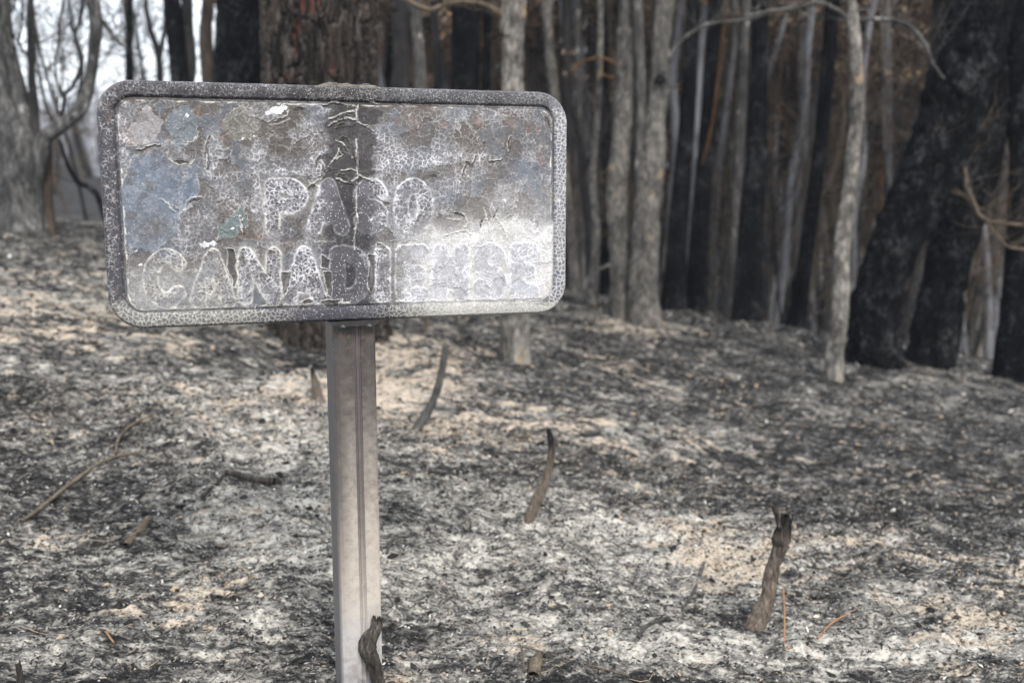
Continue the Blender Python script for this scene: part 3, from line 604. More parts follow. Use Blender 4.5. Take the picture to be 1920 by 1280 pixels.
# --- post: rolled steel profile with a folded seam down its face
inv = sign.matrix_world.inverted()
pw = .087; prof_pts = [(-.052,-.115),(-.052,-.012),(-.046,-.004),(-.038,-.001),(-.005,0),(-.003,-.0022),(-.001,-.0022),(.0005,0),(.003,.0004),(.0055,0),(.0075,-.0022),(.0095,-.0022),(.0115,0),(.040,-.0005),(.044,-.004),(.045,-.012),(.045,-.115)]
pp = np.array(prof_pts) * [.90, 1]; hp = np.linspace(0, 1, 260)
ztop = .30 * 1 + .92; 
pc = Vector(WO + W1 * (postx + .004)) + Vector(W3) * -.027
ax = Vector((W1[0], W1[1], 0)).normalized(); ay = Vector((-W1[1], W1[0], 0)).normalized() * -1   # towards the viewer
if ay.y > 0: ay = -ay
pb_z = float(H(np.array(pc.x), np.array(pc.y))) - .12
ptop = (WO + W1 * postx + W2 * (SH_ + .002))[2]
np_ = len(pp); Vp = []
for h_ in hp:
    z_ = pb_z + (ptop - pb_z) * h_
    for a_, b_ in pp: q = pc + ax * a_ + ay * b_; Vp.append((q.x, q.y, z_))
# close the back
Fp = []
for k in range(len(hp) - 1):
    for j in range(np_): Fp.append([k * np_ + j, k * np_ + (j + 1) % np_, (k + 1) * np_ + (j + 1) % np_, (k + 1) * np_ + j])
Vp = np.array(Vp); hz = Vp[:, 2]; sx = np.tile(pp[:, 0], len(hp)); sy = np.tile(pp[:, 1], len(hp))
def post_mat():
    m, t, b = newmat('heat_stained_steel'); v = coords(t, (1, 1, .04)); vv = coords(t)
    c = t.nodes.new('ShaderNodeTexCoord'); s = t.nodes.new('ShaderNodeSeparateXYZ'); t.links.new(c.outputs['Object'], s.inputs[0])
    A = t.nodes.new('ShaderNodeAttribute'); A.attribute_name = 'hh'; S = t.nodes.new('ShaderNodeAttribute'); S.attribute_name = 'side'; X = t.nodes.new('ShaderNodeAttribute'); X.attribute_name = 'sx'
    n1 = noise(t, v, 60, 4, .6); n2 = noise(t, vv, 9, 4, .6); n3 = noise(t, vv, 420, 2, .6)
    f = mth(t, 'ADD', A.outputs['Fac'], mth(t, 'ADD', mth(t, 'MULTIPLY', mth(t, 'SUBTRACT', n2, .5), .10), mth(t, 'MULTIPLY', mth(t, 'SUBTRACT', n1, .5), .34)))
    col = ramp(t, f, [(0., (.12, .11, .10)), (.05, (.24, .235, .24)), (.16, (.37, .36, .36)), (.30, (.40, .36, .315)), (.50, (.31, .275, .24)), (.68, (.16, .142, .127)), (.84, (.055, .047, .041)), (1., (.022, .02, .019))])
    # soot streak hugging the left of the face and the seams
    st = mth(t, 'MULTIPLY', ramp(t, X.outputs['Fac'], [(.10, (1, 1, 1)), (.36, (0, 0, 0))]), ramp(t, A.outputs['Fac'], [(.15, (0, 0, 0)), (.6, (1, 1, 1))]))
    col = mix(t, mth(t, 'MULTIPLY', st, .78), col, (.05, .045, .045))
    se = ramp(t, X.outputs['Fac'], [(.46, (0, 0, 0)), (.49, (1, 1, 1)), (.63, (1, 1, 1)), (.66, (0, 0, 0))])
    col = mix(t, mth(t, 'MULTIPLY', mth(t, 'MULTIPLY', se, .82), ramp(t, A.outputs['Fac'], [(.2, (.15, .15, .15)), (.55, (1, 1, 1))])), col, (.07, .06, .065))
    col = mix(t, mth(t, 'MULTIPLY', S.outputs['Fac'], .85), col, (.075, .074, .076))  # flank faces darkened in colour to stand in for their shade
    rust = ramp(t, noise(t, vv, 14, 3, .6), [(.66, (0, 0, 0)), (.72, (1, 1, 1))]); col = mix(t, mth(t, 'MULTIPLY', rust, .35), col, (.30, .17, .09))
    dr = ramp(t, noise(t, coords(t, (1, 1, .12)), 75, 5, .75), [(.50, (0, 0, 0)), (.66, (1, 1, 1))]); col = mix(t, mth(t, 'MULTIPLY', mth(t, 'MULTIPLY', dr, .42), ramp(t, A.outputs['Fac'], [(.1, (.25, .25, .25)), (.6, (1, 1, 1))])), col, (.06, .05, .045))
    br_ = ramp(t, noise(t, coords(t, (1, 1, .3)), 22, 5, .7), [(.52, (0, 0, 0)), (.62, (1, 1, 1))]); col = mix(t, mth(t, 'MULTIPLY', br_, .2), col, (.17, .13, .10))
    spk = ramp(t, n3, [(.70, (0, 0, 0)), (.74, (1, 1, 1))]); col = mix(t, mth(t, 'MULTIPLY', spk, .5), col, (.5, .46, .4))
    t.links.new(col, b.inputs[0]); b.inputs['Roughness'].default_value = .55; b.inputs['Metallic'].default_value = .0; b.inputs['Specular IOR Level'].default_value = .5
    bumpn(t, b, n1, .12, .002); return m
pbot = (WO + W1 * postx)[2]
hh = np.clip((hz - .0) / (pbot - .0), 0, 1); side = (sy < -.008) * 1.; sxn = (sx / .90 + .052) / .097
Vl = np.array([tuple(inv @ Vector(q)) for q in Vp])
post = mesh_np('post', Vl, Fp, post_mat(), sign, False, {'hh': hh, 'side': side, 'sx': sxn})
# folded flange under the plate, clamp over the top edge, bolts
def box_m(mb, c, s, rot=0):
    x, y, z = s[0] / 2, s[1] / 2, s[2] / 2; v = np.array([[-x,-y,-z],[x,-y,-z],[x,y,-z],[-x,y,-z],[-x,-y,z],[x,-y,z],[x,y,z],[-x,y,z]])
    ca, sa = math.cos(rot), math.sin(rot); v[:, :2] = v[:, :2] @ np.array([[ca, sa], [-sa, ca]])
    mb.add(v + np.array(c), [[0,3,2,1],[4,5,6,7],[0,1,5,4],[1,2,6,5],[2,3,7,6],[3,0,4,7]])
fl = np.array([(-.052,-.001),(.050,.001),(.048,-.006),(.040,-.010),(-.030,-.012),(-.044,-.006)])
n6 = len(fl); Vf = np.vstack([np.c_[fl + [postx, 0], np.full(n6, -.002)], np.c_[fl + [postx, 0], np.full(n6, -.026)]])
Ff = [[k, (k + 1) % n6, n6 + (k + 1) % n6, n6 + k] for k in range(n6)]
me = bpy.data.meshes.new('bracket'); me.from_pydata(Vf.tolist(), [], Ff + [list(range(n6))[::-1], list(range(n6, 2 * n6))]); me.materials.append(M_SOOT)
br = bpy.data.objects.new('bracket', me); COL.objects.link(br); br.parent = sign
def bolt(x, y, z, ry, m=M_BOLT):
    mb = MB(); k = 6; a = np.arange(k) * np.pi / 3 + .3; r_ = .0075
    ring = lambda rr_, h: np.c_[np.cos(a) * rr_, np.full(k, h), np.sin(a) * rr_]
    Vv = np.vstack([ring(r_, 0), ring(r_, .0045), ring(r_ * .85, .006), [[0, .006, 0]]]); F_ = []
    for s_ in range(2):
        for q in range(k): F_.append([s_ * k + q, s_ * k + (q + 1) % k, (s_ + 1) * k + (q + 1) % k, (s_ + 1) * k + q])
    for q in range(k): F_.append([2 * k + q, 2 * k + (q + 1) % k, 3 * k, 3 * k])
    o = mesh_np('bolt', Vv, F_, m, sign, False); o.location = (x, y, z); o.rotation_euler = (ry, 0, 0); return o
for x_ in (postx - .024, postx + .028): bolt(x_, -.0085, -.008, R(170))
for x_ in (postx - .028, postx + .034): bolt(x_, SH_ + .0005, -.013, 0)
me = bpy.data.meshes.new('clamp')
cl = [(-.062,-.001),(-.05,.003),(-.036,.007),(-.030,.004),(-.012,.0045),(-.004,.006),(.004,.0035),(.05,.003),(.056,.0005)]
Vc = [(postx + a, SH_ + b, -.004) for a, b in cl] + [(postx + a, SH_ + b, -.024) for a, b in cl] + [(postx + a, SH_ - .004, -.004) for a, b in cl]
k9 = len(cl); me.from_pydata(Vc, [], [[k, k + 1, k9 + k + 1, k9 + k] for k in range(k9 - 1)] + [[k, 2 * k9 + k, 2 * k9 + k + 1, k + 1] for k in range(k9 - 1)])
me.materials.append(simple('crusted_clamp', (.16, .15, .13), .9, 0, 120, .6)); clo = bpy.data.objects.new('clamp', me); COL.objects.link(clo); clo.parent = sign
# curled paint flakes standing off the plate
M_FLAKE = simple('curled_paint', (.16, .15, .14), .8, 0, 260, .6); M_FLAKEP = simple('pale_curled_paint', (.5, .49, .46), .8, 0, 260, .3)
Hinv = lambda px, py: np.linalg.solve(np.stack([r1, r2, -np.array([(px - 960) / FPX, (640 - py) / FPX, 1.])], 1), -T0)[:2]
for (px, py, ln, wd, an, m_) in ((640,188,.032,.012,8,0),(645,222,.034,.014,20,0),(640,238,.03,.016,12,0),(693,190,.022,.01,-25,1),(670,205,.016,.009,70,1),(612,322,.03,.012,40,0),(652,282,.03,.008,-55,0),(690,240,.024,.009,-25,1),(640,332,.03,.014,-15,0),(505,572,.016,.009,10,1),(388,285,.02,.007,75,0),(340,305,.036,.010,-5,0),(365,376,.026,.010,25,0),(520,226,.036,.008,12,0),(876,306,.016,.008,-20,0),(956,270,.026,.007,78,0),(1024,226,.024,.009,-60,0),(860,402,.03,.008,-20,0),(262,272,.018,.006,30,1),(480,575,.010,.007,60,1),(600,300,.03,.014,60,0),(672,300,.034,.012,88,0),(585,350,.022,.01,30,0),(645,262,.026,.014,-8,0),(660,345,.03,.010,-20,0),(712,356,.018,.008,80,0),(470,330,.02,.008,30,1),(560,205,.03,.009,6,0),(430,300,.02,.008,65,0),(812,330,.02,.008,-10,0),(905,415,.028,.009,70,0),(930,400,.03,.008,60,0),(740,452,.02,.006,0,1),(600,455,.026,.007,4,1),(330,390,.02,.007,-35,1)):
    u0, v0 = Hinv(px, py); nu, nv = 12, 7; s_ = np.linspace(-.5, .5, nu); q_ = np.linspace(0, 1, nv); S_, Q_ = np.meshgrid(s_, q_)
    wv = 1 - (np.abs(S_) * 2) ** 3 * .8 + .15 * np.sin(S_ * 17 + px); ang = Q_ * 2.1
    y_ = wd * wv * np.sin(ang) / 2.1; z_ = wd * .55 * wv * (1 - np.cos(ang)) / 2.1 + .001 + .0008 * np.sin(S_ * 13 + py)
    x_ = S_ * ln * (1 - .25 * Q_); a_ = R(an); X_ = u0 + x_ * math.cos(a_) - y_ * math.sin(a_); Y_ = v0 + x_ * math.sin(a_) + y_ * math.cos(a_)
    jj = np.arange(nv - 1)[:, None] * nu + np.arange(nu - 1)[None]
    mesh_np('paint_flake', np.stack([X_.ravel(), Y_.ravel(), z_.ravel() * 1.3], 1), np.stack([jj, jj + 1, jj + nu + 1, jj + nu], -1).reshape(-1, 4), M_FLAKEP if m_ else M_FLAKE, sign)

# ------------------------------------------------------------------ sticks standing in the ash
def stick(name, pts, rads, mat, label, cat, y=None, group=None, n=24, step=.004, bump=.2, bs=100, rag=.012, ydep=None, ridge=.0):
    b = G(*pts[0]); y = b.y
    wp = [Vector((b.x, b.y, b.z - .03)), b]
    for k, (px, py) in enumerate(pts[1:]): wp.append(P(px, py, y + (ydep[k] if ydep else 0)))
    rr = [r_ * y / FPX * .5 for r_ in ([rads[0]] + rads)]
    V, F, c = tube([p - b for p in wp], rr, n, step, bump, bs, 0, len(label), ragged=rag, ridge=ridge)
    o = mesh_np(name, V, F, mat, None, True, {'cv': c}); o.location = b
    return tag(o, label, cat, group)
stick('charred_stick', [(988,982),(1008,935),(1024,895),(1034,850),(1034,825),(1028,806)], [20,22,17,14,14,9], M_ST1, 'thin curved charred stick with black tip standing upright right of the post', 'stick')
b_ = stick('charred_stump', [(1416,1174),(1438,1122),(1446,1075),(1462,1028),(1464,1012),(1471,985),(1475,968)], [46,28,26,26,33,25,24], M_ST1, 'thick charred stem with a hooked broken top and splintered foot, lower right', 'stump', n=40, step=.0035, bump=.26, bs=110)
for q in ([(1398,1174),(1415,1145),(1432,1122)],):
    o = stick('splinter', q, [16,15,6], M_STICK, 'torn', 'x', n=8)
    for k in ('label', 'category'): del o[k]
    o.parent = b_; o.location = o.location - b_.location
def snag(pts, rads, dy=0):
    q = [P(a, b, b_.location.y + dy) - b_.location for a, b in pts]; V, F, c = tube(q, [x * b_.location.y / FPX / 2 for x in rads], 8, .004, .15, 90, 0, 4, ragged=.008); mesh_np('splinter', V, F, M_STICK, b_, True, {'cv': c})
snag([(1470,996),(1461,978),(1458,964),(1451,949)], [22,14,13,11]); snag([(1476,985),(1482,972),(1480,962)], [16,10,4]); snag([(1470,1030),(1478,1022)], [14,9], -.01)
b_ = stick('charred_stump', [(706,1330),(708,1280),(701,1245),(690,1216),(692,1200),(704,1180),(708,1161)], [30,27,27,36,31,22,21], M_STICK, 'short crooked charred stem against the foot of the sign post', 'stump', n=44, step=.003, bump=.28, bs=140)
stick('charred_stick', [(598,755),(592,722),(584,690)], [26,17,7], M_ST1, 'short pointed burnt stub close behind the left side of the post', 'stick')
stick('charred_stick', [(780,806),(806,765),(824,715),(836,650)], [20,16,14,13], M_GREY2, 'leaning blurred grey-brown stick right of the post below the sign', 'stick')
stick('charred_stick', [(1664,686),(1660,650),(1657,600)], [14,11,9], M_BLACK, 'small black stick standing before the leaning black trunks', 'stick')
stick('charred_stick', [(42,1290),(34,1245)], [13,11], M_STICK, 'burnt black stub at the bottom left corner', 'stick')
stick('charred_stick', [(800,620),(798,585)], [10,9], M_TWIG, 'thin stub just under the lower edge of the sign, right of the post', 'stick')
def lying(name, pts, rads, mat, label, cat, lift=.01, group=None, n=8, lifts=None):
    wp = []
    for k, (px, py) in enumerate(pts):
        g = G(px, py); g.z += lifts[k] if lifts else lift; wp.append(g)
    b = wp[0].copy(); rr = [r_ * p.y / FPX * .5 for r_, p in zip(rads, wp)]
    V, F, c = tube([p - b for p in wp], rr, n, .012, .1, 60, 0, len(label))
    o = mesh_np(name, V, F, mat, None, True, {'cv': c}); o.location = b
    return tag(o, label, cat, group)
lying('fallen_branch', [(515,918),(475,912),(440,902),(422,900)], [16,14,12,10], M_STICK, 'dark bent branch piece lying on the ash between the post and the long twig', 'branch', .025)
lying('fallen_twig', [(375,942),(398,922),(420,900)], [7,7,8], M_STICK, 'short black twig leaning under the bent branch piece, left of the post', 'twig', .015)
lying('fallen_twig', [(40,990),(75,965),(130,920),(190,878),(235,862),(265,860)], [6,7,8,7,6,4], M_TWIG, 'long arching brown twig on the slope at the left', 'twig', .02)
lying('fallen_twig', [(218,862),(222,835),(245,808),(290,785)], [5,5,5,4], M_TWIG, 'thin hooked twig rising above the long arching twig', 'twig', .02)
lying('fallen_twig', [(735,968),(752,980),(770,998)], [5,6,4], M_GREY2, 'short grey twig on the ash just right of the post', 'twig')
lying('fallen_twig', [(1320,1060),(1305,1105),(1280,1150)], [6,7,5], M_GREY2, 'grey twig left of the thick charred stem', 'twig')
lying('fallen_twig', [(1196,1202),(1215,1178),(1250,1165)], [8,7,5], M_GREY2, 'bent ash-grey twig low in the middle of the ash', 'twig')
lying('fallen_twig', [(725,1045),(735,1020),(762,1008)], [6,6,4], M_GREY2, 'small curved twig beside the right edge of the post', 'twig')
lying('fallen_twig', [(982,1275),(980,1240),(975,1222)], [4,5,3], M_TWIG, 'pale upright straw at the bottom centre', 'twig', .02)
lying('fallen_twig', [(975,1218),(1050,1240),(1130,1262),(1180,1275)], [4,4,4,3], M_TWIG, 'long thin brown twig along the bottom edge', 'twig', .012)
lying('bark_piece', [(1000,1275),(1005,1250),(1012,1232)], [26,30,16], M_TWIG, 'flat piece of tan bark by the pale straw at the bottom edge', 'bark', .008)
lying('bark_piece', [(235,1028),(262,1000),(278,975)], [14,22,10], M_TWIG, 'flat grey scrap of bark on the left slope', 'bark', .008)
lying('pine_needle', [(1470,1228),(1470,1180),(1467,1130)], [3,4,3], M_NEEDLE, 'orange needle standing nearly upright in ash right of the thick stem', 'needle', 0, lifts=[0, .03, .05])
lying('pine_needle', [(1532,1205),(1560,1175),(1605,1150)], [4,4,3], M_NEEDLE, 'long orange needle slanting up to the right near the thick stem', 'needle', .012)
lying('pine_needle', [(1470,1224),(1490,1218),(1518,1216)], [3,4,3], M_NEEDLE, 'short flat orange needle at the foot of the upright needle', 'needle', .01)
lying('pine_needle', [(198,1190),(214,1212)], [4,4], M_NEEDLE, 'single ochre needle on the ash at the lower left', 'needle', .01)

# ------------------------------------------------------------------ thin smoke hanging in the wood
def haze():
    V = np.array([(x, y, z) for z in (-9, 18) for y in (-70, 240) for x in (-240, 240)], float)
    F = [[0, 2, 3, 1], [4, 5, 7, 6], [0, 1, 5, 4], [2, 6, 7, 3], [0, 4, 6, 2], [1, 3, 7, 5]]
    m = bpy.data.materials.new('smoke_haze'); m.use_nodes = True; t = m.node_tree; t.nodes.clear()
    o = t.nodes.new('ShaderNodeOutputMaterial'); v = t.nodes.new('ShaderNodeVolumePrincipled'); t.links.new(v.outputs[0], o.inputs['Volume'])
    v.inputs['Color'].default_value = (.72, .80, .95, 1); v.inputs['Density'].default_value = .0014
    tag(mesh_np('haze', V, F, m, None, False), kind='stuff')
haze()

# ------------------------------------------------------------------ trees named one by one
def tree(label, base, segs, mat, branches=(), y=None, n=20, step=.05, bump=.06, bs=26, flare=.5, name='burnt_tree', ext=4.0, group=None, twigs=0, tw_mat=None, ridge=0., far=False):
    """base: (px,py) foot on the ground; segs: [(px,py,width_px)...] from the foot up; the stem runs on above the frame"""
    b = G(*base) if y is None else P(base[0], base[1], y)
    if y is not None: b.z = float(H(np.array(b.x), np.array(b.y)))
    y = b.y; root = empty(name, b, label, 'tree', group)
    pts = [Vector((b.x, b.y, b.z - .15)), b]; rad = [segs[0][2]] * 2
    for k, s in enumerate(segs[1:]):
        q = P(s[0], s[1], y + (s[3] if len(s) > 3 else 0)); pts.append(q); rad.append(s[2])
    if ext:
        dv = (pts[-1] - pts[-2]).normalized(); dv.z = max(dv.z, .6); pts.append(pts[-1] + dv * ext); rad.append(rad[-1] * .6)
    rad = [r_ * y / FPX / 2 for r_ in rad]
    V, F, c = tube([p - b for p in pts], rad, n, step, bump, bs, flare, len(label) + int(base[0]), wob=0, ridge=ridge)
    mesh_np('trunk', V, F, mat, root, True, {'cv': c})
    for br in branches:
        nm, bm, ps = br[0], br[1], br[2]
        q = [P(p[0], p[1], y + (p[3] if len(p) > 3 else 0)) - b for p in ps]; r_ = [p[2] * y / FPX / 2 for p in ps]
        V, F, c = tube(q, r_, 10 if ps[0][2] > 14 else 7, step, .16, bs * 1.5, 0, len(ps) + int(ps[0][0]), wob=.035 if nm == 'branch' else 0, wf=5.)
        mb = MB(); mb.add(V, F, c)
        if nm == 'branch' and bm is not M_OCHRE:
            rs_ = random.Random(int(ps[0][0]) + len(ps)); st_ = random.getstate(); random.seed(int(ps[0][0]))
            for k in range(5 + 2 * len(ps)):
                i_ = (8 if ps[0][2] > 14 else 7) * rs_.randint(1, max(1, len(V) // 8 - 2)); twig_spray(mb, Vector(V[min(i_, len(V) - 3)]), rs_.uniform(.15, .5), .0028, 1)
            random.setstate(st_)
        mb.build(nm, bm, root)
    if twigs:
        mb = MB()
        for k in range(twigs):
            i = random.randint(1, len(pts) - 2); t = random.random(); s0 = (pts[i] * (1 - t) + pts[i + 1] * t) - b
            if s0.z < .8: continue
            twig_spray(mb, s0, random.uniform(.4, 1.1))
        if mb.n: mb.build('crown', tw_mat or M_DARK, root)
    return root
def twig_spray(mb, s, ln, r=.006, depth=2, dirv=None):
    d = dirv or Vector((random.uniform(-1, 1), random.uniform(-1, 1), random.uniform(.1, .9))).normalized()
    pts = [s]; 
    for k in range(4):
        d = (d + Vector((random.uniform(-.35, .35), random.uniform(-.35, .35), random.uniform(-.2, .3)))).normalized(); pts.append(pts[-1] + d * ln / 4)
    V, F, c = tube(pts, [r, r * .8, r * .6, r * .45, r * .3], 4, ln / 5, cap=False); mb.add(V, F, c)
    if depth:
        for k in range(5):
            p = pts[random.randint(1, 4)]; dd_ = (d + Vector((random.uniform(-1, 1), random.uniform(-1, 1), random.uniform(-.4, .8)))).normalized()
            twig_spray(mb, p, ln * random.uniform(.35, .65), r * .55, depth - 1, dd_)

# big grey forked tree at the left
tree('stout grey forked tree at the left edge with a long limb curving right', (45,440), [(40,440,80),(38,380,72),(38,310,80),(32,262,80),(10,210,50),(-2,150,36),(-8,60,30),(-12,-40,28)], M_LICHEN,
     [('limb', M_LICHEN, [(56,300,38),(46,225,30),(36,170,27),(22,110,24),(12,60,22),(8,-40,20)]),
      ('limb', M_DARK, [(62,300,30),(64,215,18),(59,130,13),(56,40,12),(60,-40,12)]),
      ('limb', M_LICHEN, [(66,330,30),(82,262,28),(110,240,26),(145,212,25),(165,170,22),(176,100,20),(180,40,24),(172,-10,24),(165,-60,20)]),
      ('branch', M_DARK, [(115,238,6),(116,180,7),(104,165,5),(100,130,4),(108,80,4),(116,20,4),(120,-30,4)]),
      ('branch', M_DARK, [(116,180,6),(136,160,7),(148,110,7),(140,70,6),(155,15,7),(158,-30,6)]),
      ('branch', M_DARK, [(58,115,5),(36,82,5),(34,55,4),(38,0,4),(36,-30,3)]),
      ('branch', M_DARK, [(34,82,4),(16,45,4),(28,10,3),(34,-20,3)]),
      ('branch', M_DARK, [(180,30,8),(192,40,6),(210,65,5),(232,90,4),(262,110,3)])],
     n=40, step=.02, bump=.16, bs=18, flare=.3, ext=2.5, twigs=5)
tree('slim brown stem rising right behind the stout grey tree at the left', (88,440), [(88,440,34),(84,380,30),(82,330,30),(84,268,26),(86,262,20)], M_BROWN, n=14, ext=0, flare=.3)
tree('dark trunk cut off by the left edge of the photo behind the stout tree', (-8,420), [(-8,420,36),(-6,330,34),(-14,240,30),(-20,100,26)], M_BLACK, y=7.4)
tree('low black stem bent along the ground between stout tree and sign', (205,395), [(205,395,9),(180,362,11),(150,345,10),(132,320,9),(120,290,7),(112,262,5)], M_BLACK, y=6.6, ext=0, flare=0, n=8, name='burnt_sapling')
# row behind the top edge of the sign
def pine(label, px, wpx, y):
    b = P(px, 500, y); b.z = float(H(np.array(b.x), np.array(b.y))); root = empty('pine_tree', b, label, 'tree')
    r0 = wpx * y / FPX / 2; nn, mm_ = 420, 620; hgt = 3.6; th = np.linspace(0, 2 * np.pi, nn, endpoint=False); z = np.linspace(-.2, hgt, mm_)
    TH, Z = np.meshgrid(th, z); arc = TH * r0
    circ = 2 * np.pi * r0; nc = max(6, round(circ / .045)); A_ = TH / (2 * np.pi) * nc; 
    wA = A_ + .3 * np.sin(TH * 3 + Z * 7) + .7 * fbm(np.cos(TH) * 4 + Z * 0, np.sin(TH) * 4 + Z * 6, 3, 3); wZ = Z / .15 + 1.1 * fbm(np.cos(TH) * 5 + 9, np.sin(TH) * 3 + Z * 5, 5, 3)
    # wrap the cells round the trunk
    ix = np.floor(wA); iy = np.floor(wZ); f1 = np.full(wA.shape, 9.); f2 = f1.copy(); cid = np.zeros(wA.shape); cid2 = cid.copy(); ddx = cid.copy(); ddy = cid.copy()
    for dx in (-1, 0, 1):
        for dy in (-1, 0, 1):
            cx = ix + dx; cy = iy + dy; cxm = np.mod(cx, nc); qx = cx + .5 + (hsh(cxm, cy, 5) - .5) * .9; qy = cy + .5 + (hsh(cxm, cy, 6) - .5) * .9
            d_ = np.hypot(wA - qx, wZ - qy); n_2 = d_ < f1; f2 = np.where(n_2, f1, np.minimum(f2, d_)); cid = np.where(n_2, hsh(cxm, cy, 7), cid); cid2 = np.where(n_2, hsh(cxm, cy, 8), cid2)
            ddx = np.where(n_2, wA - qx, ddx); ddy = np.where(n_2, wZ - qy, ddy); f1 = np.where(n_2, d_, f1)
    e = f2 - f1; small = fbm(np.cos(TH) * 40, Z * 22 + np.sin(TH) * 40, 9, 3)
    rr = r0 * (1 + .25 * np.exp(-(Z + .1) / .2)) + .016 * ss(.02, .3, e) * (.4 + .9 * cid) + .005 * small - .014 + .003 * np.floor(3 * small)
    red = ss(.24, .16, np.hypot(ddx * 1.3, ddy * 1.0)) * (cid2 > .80) * (Z > .9); red2 = ss(.34, .2, np.hypot(ddx * 1.5, ddy * .8)) * (cid2 > .74) * (Z > .9) * .3
    rr = rr - .006 * red; V = np.stack([np.cos(TH) * rr, np.sin(TH) * rr, Z], -1).reshape(-1, 3)
    g = (.5 + .5 * small)[..., None]; plate = (np.array([.005, .005, .005]) * (1 - g) + np.array([.042, .034, .029]) * g) * (.35 + 1.3 * cid[..., None] ** 1.5)
    colr_ = plate * ss(.0, .16, e)[..., None] + np.array([.004, .004, .004]) * (1 - ss(.0, .16, e))[..., None]
    gr = ss(.05, .16, e) * ss(.34, .2, e) * (small > 0) * .45; colr_ = colr_ * (1 - gr[..., None]) + np.array([.10, .092, .085]) * gr[..., None]
    rd = np.clip(red + red2, 0, 1)[..., None]; colr_ = colr_ * (1 - rd) + np.array([.10, .034, .022]) * rd * (.6 + .6 * g)  
    ii_ = np.arange(mm_ - 1)[:, None] * nn; jj_ = np.arange(nn)[None]; j2_ = (jj_ + 1) % nn; F = np.stack([ii_ + jj_, ii_ + j2_, ii_ + nn + j2_, ii_ + nn + jj_], -1).reshape(-1, 4)
    m, t, bb = newmat('pine_bark'); a = t.nodes.new('ShaderNodeAttribute'); a.attribute_name = 'col'; nz_ = noise(t, coords(t), 70, 5, .7)
    t.links.new(mix(t, 1., a.outputs['Color'], ramp(t, nz_, [(.3, (.5, .5, .5)), (.7, (1.6, 1.6, 1.6))]), 'MULTIPLY'), bb.inputs[0]); bumpn(t, bb, nz_, .5, .006)
    mesh_np('trunk', V, F, m, root, True, {'col': colr_.reshape(-1, 3)})
    V, F, c = tube([Vector((0, 0, hgt - .1)), Vector((.05, 0, hgt + 3))], [r0 * .97, r0 * .8], 24, .3, .05, 8, 0, 3); mesh_np('upper_trunk', V, F, M_BLACK, root, True, {'cv': c})
    return root
pine('huge pine trunk with plated bark and reddish scars right behind the sign', 612, 208, 5.2)
tree('very thick black leaning trunk just left of the huge pine', (432,470), [(432,470,100),(440,250,92),(446,150,88),(452,0,84),(456,-80,82)], M_BLACK, y=7.0, n=56, step=.025, bump=.10, bs=24)
tree('straight black trunk third from the left above the sign', (352,440), [(352,440,40),(344,250,34),(334,120,32),(322,0,30),(314,-80,30)], M_BLACK, y=8.0)
tree('dark bent trunk joined at the foot to the straight black one above the sign', (340,440), [(340,440,30),(348,200,26),(356,120,24),(352,50,20),(350,-30,20)], M_DARK, y=8.1)
tree('thin black pole of a trunk against the white sky at the left', (245,430), [(245,430,15),(242,200,14),(243,0,13),(243,-80,12)], M_BLACK, y=8.5, n=10, twigs=8)
tree('grey-brown trunk with side shoots between the bent trunk and the very thick black one', (400,440), [(400,440,34),(394,200,28),(386,60,24),(396,-60,22)], M_BROWN, [('branch', M_BROWN, [(396,130,8),(420,60,7),(452,30,6),(470,-30,5)])], y=9.0, twigs=8)
tree('slim forked dark trunk on the sky left of the black pair above the sign', (305,430), [(305,430,16),(300,220,14),(298,110,13),(280,50,10),(268,-30,8)], M_DARK, [('branch', M_DARK, [(299,120,9),(304,60,8),(312,0,7),(320,-40,6)])], y=9.5, n=10, twigs=8)
tree('narrow tan stem hugging the left side of the huge pine', (503,470), [(503,470,12),(503,200,11),(503,60,10),(506,-60,9)], M_TWIG, y=6.1, n=10)
tree('dark upright trunk immediately right of the huge pine', (753,480), [(753,480,36),(754,200,33),(752,100,32),(750,0,31),(750,-60,31)], M_DARK, y=8.2)
tree('pale blotched slim trunk second right of the huge pine', (795,480), [(795,480,27),(790,200,24),(786,100,22),(776,0,20),(772,-60,20)], M_GREY2, y=7.4, n=14)
tree('thin dark stem between pale blotched trunk and thick charcoal trunk', (820,480), [(820,480,20),(822,200,18),(818,80,16),(810,0,15),(806,-50,15)], M_DARK, y=9.5, n=10)
tree('thick charcoal trunk left of the pale tree that stands behind the sign', (872,520), [(872,520,60),(872,300,55),(872,100,53),(874,0,52),(874,-60,52)], M_BLACK, y=8.6, n=24)
tree('pale lichen-spotted tree passing behind the right part of the sign', (966,682), [(966,682,62),(966,630,56),(966,560,52),(962,300,44),(961,150,40),(963,60,42),(966,0,44),(974,-60,38)], M_PALE,
     [('branch', M_TWIG, [(958,40,22),(935,24,14),(905,8,10),(870,5,9),(838,8,10),(812,18,10),(790,14,9),(765,0,8),(750,-20,7)]), ('branch', M_DARK, [(972,40,12),(988,10,14),(996,-40,12)])], n=30, step=.015, bump=.15, bs=30, flare=.25)
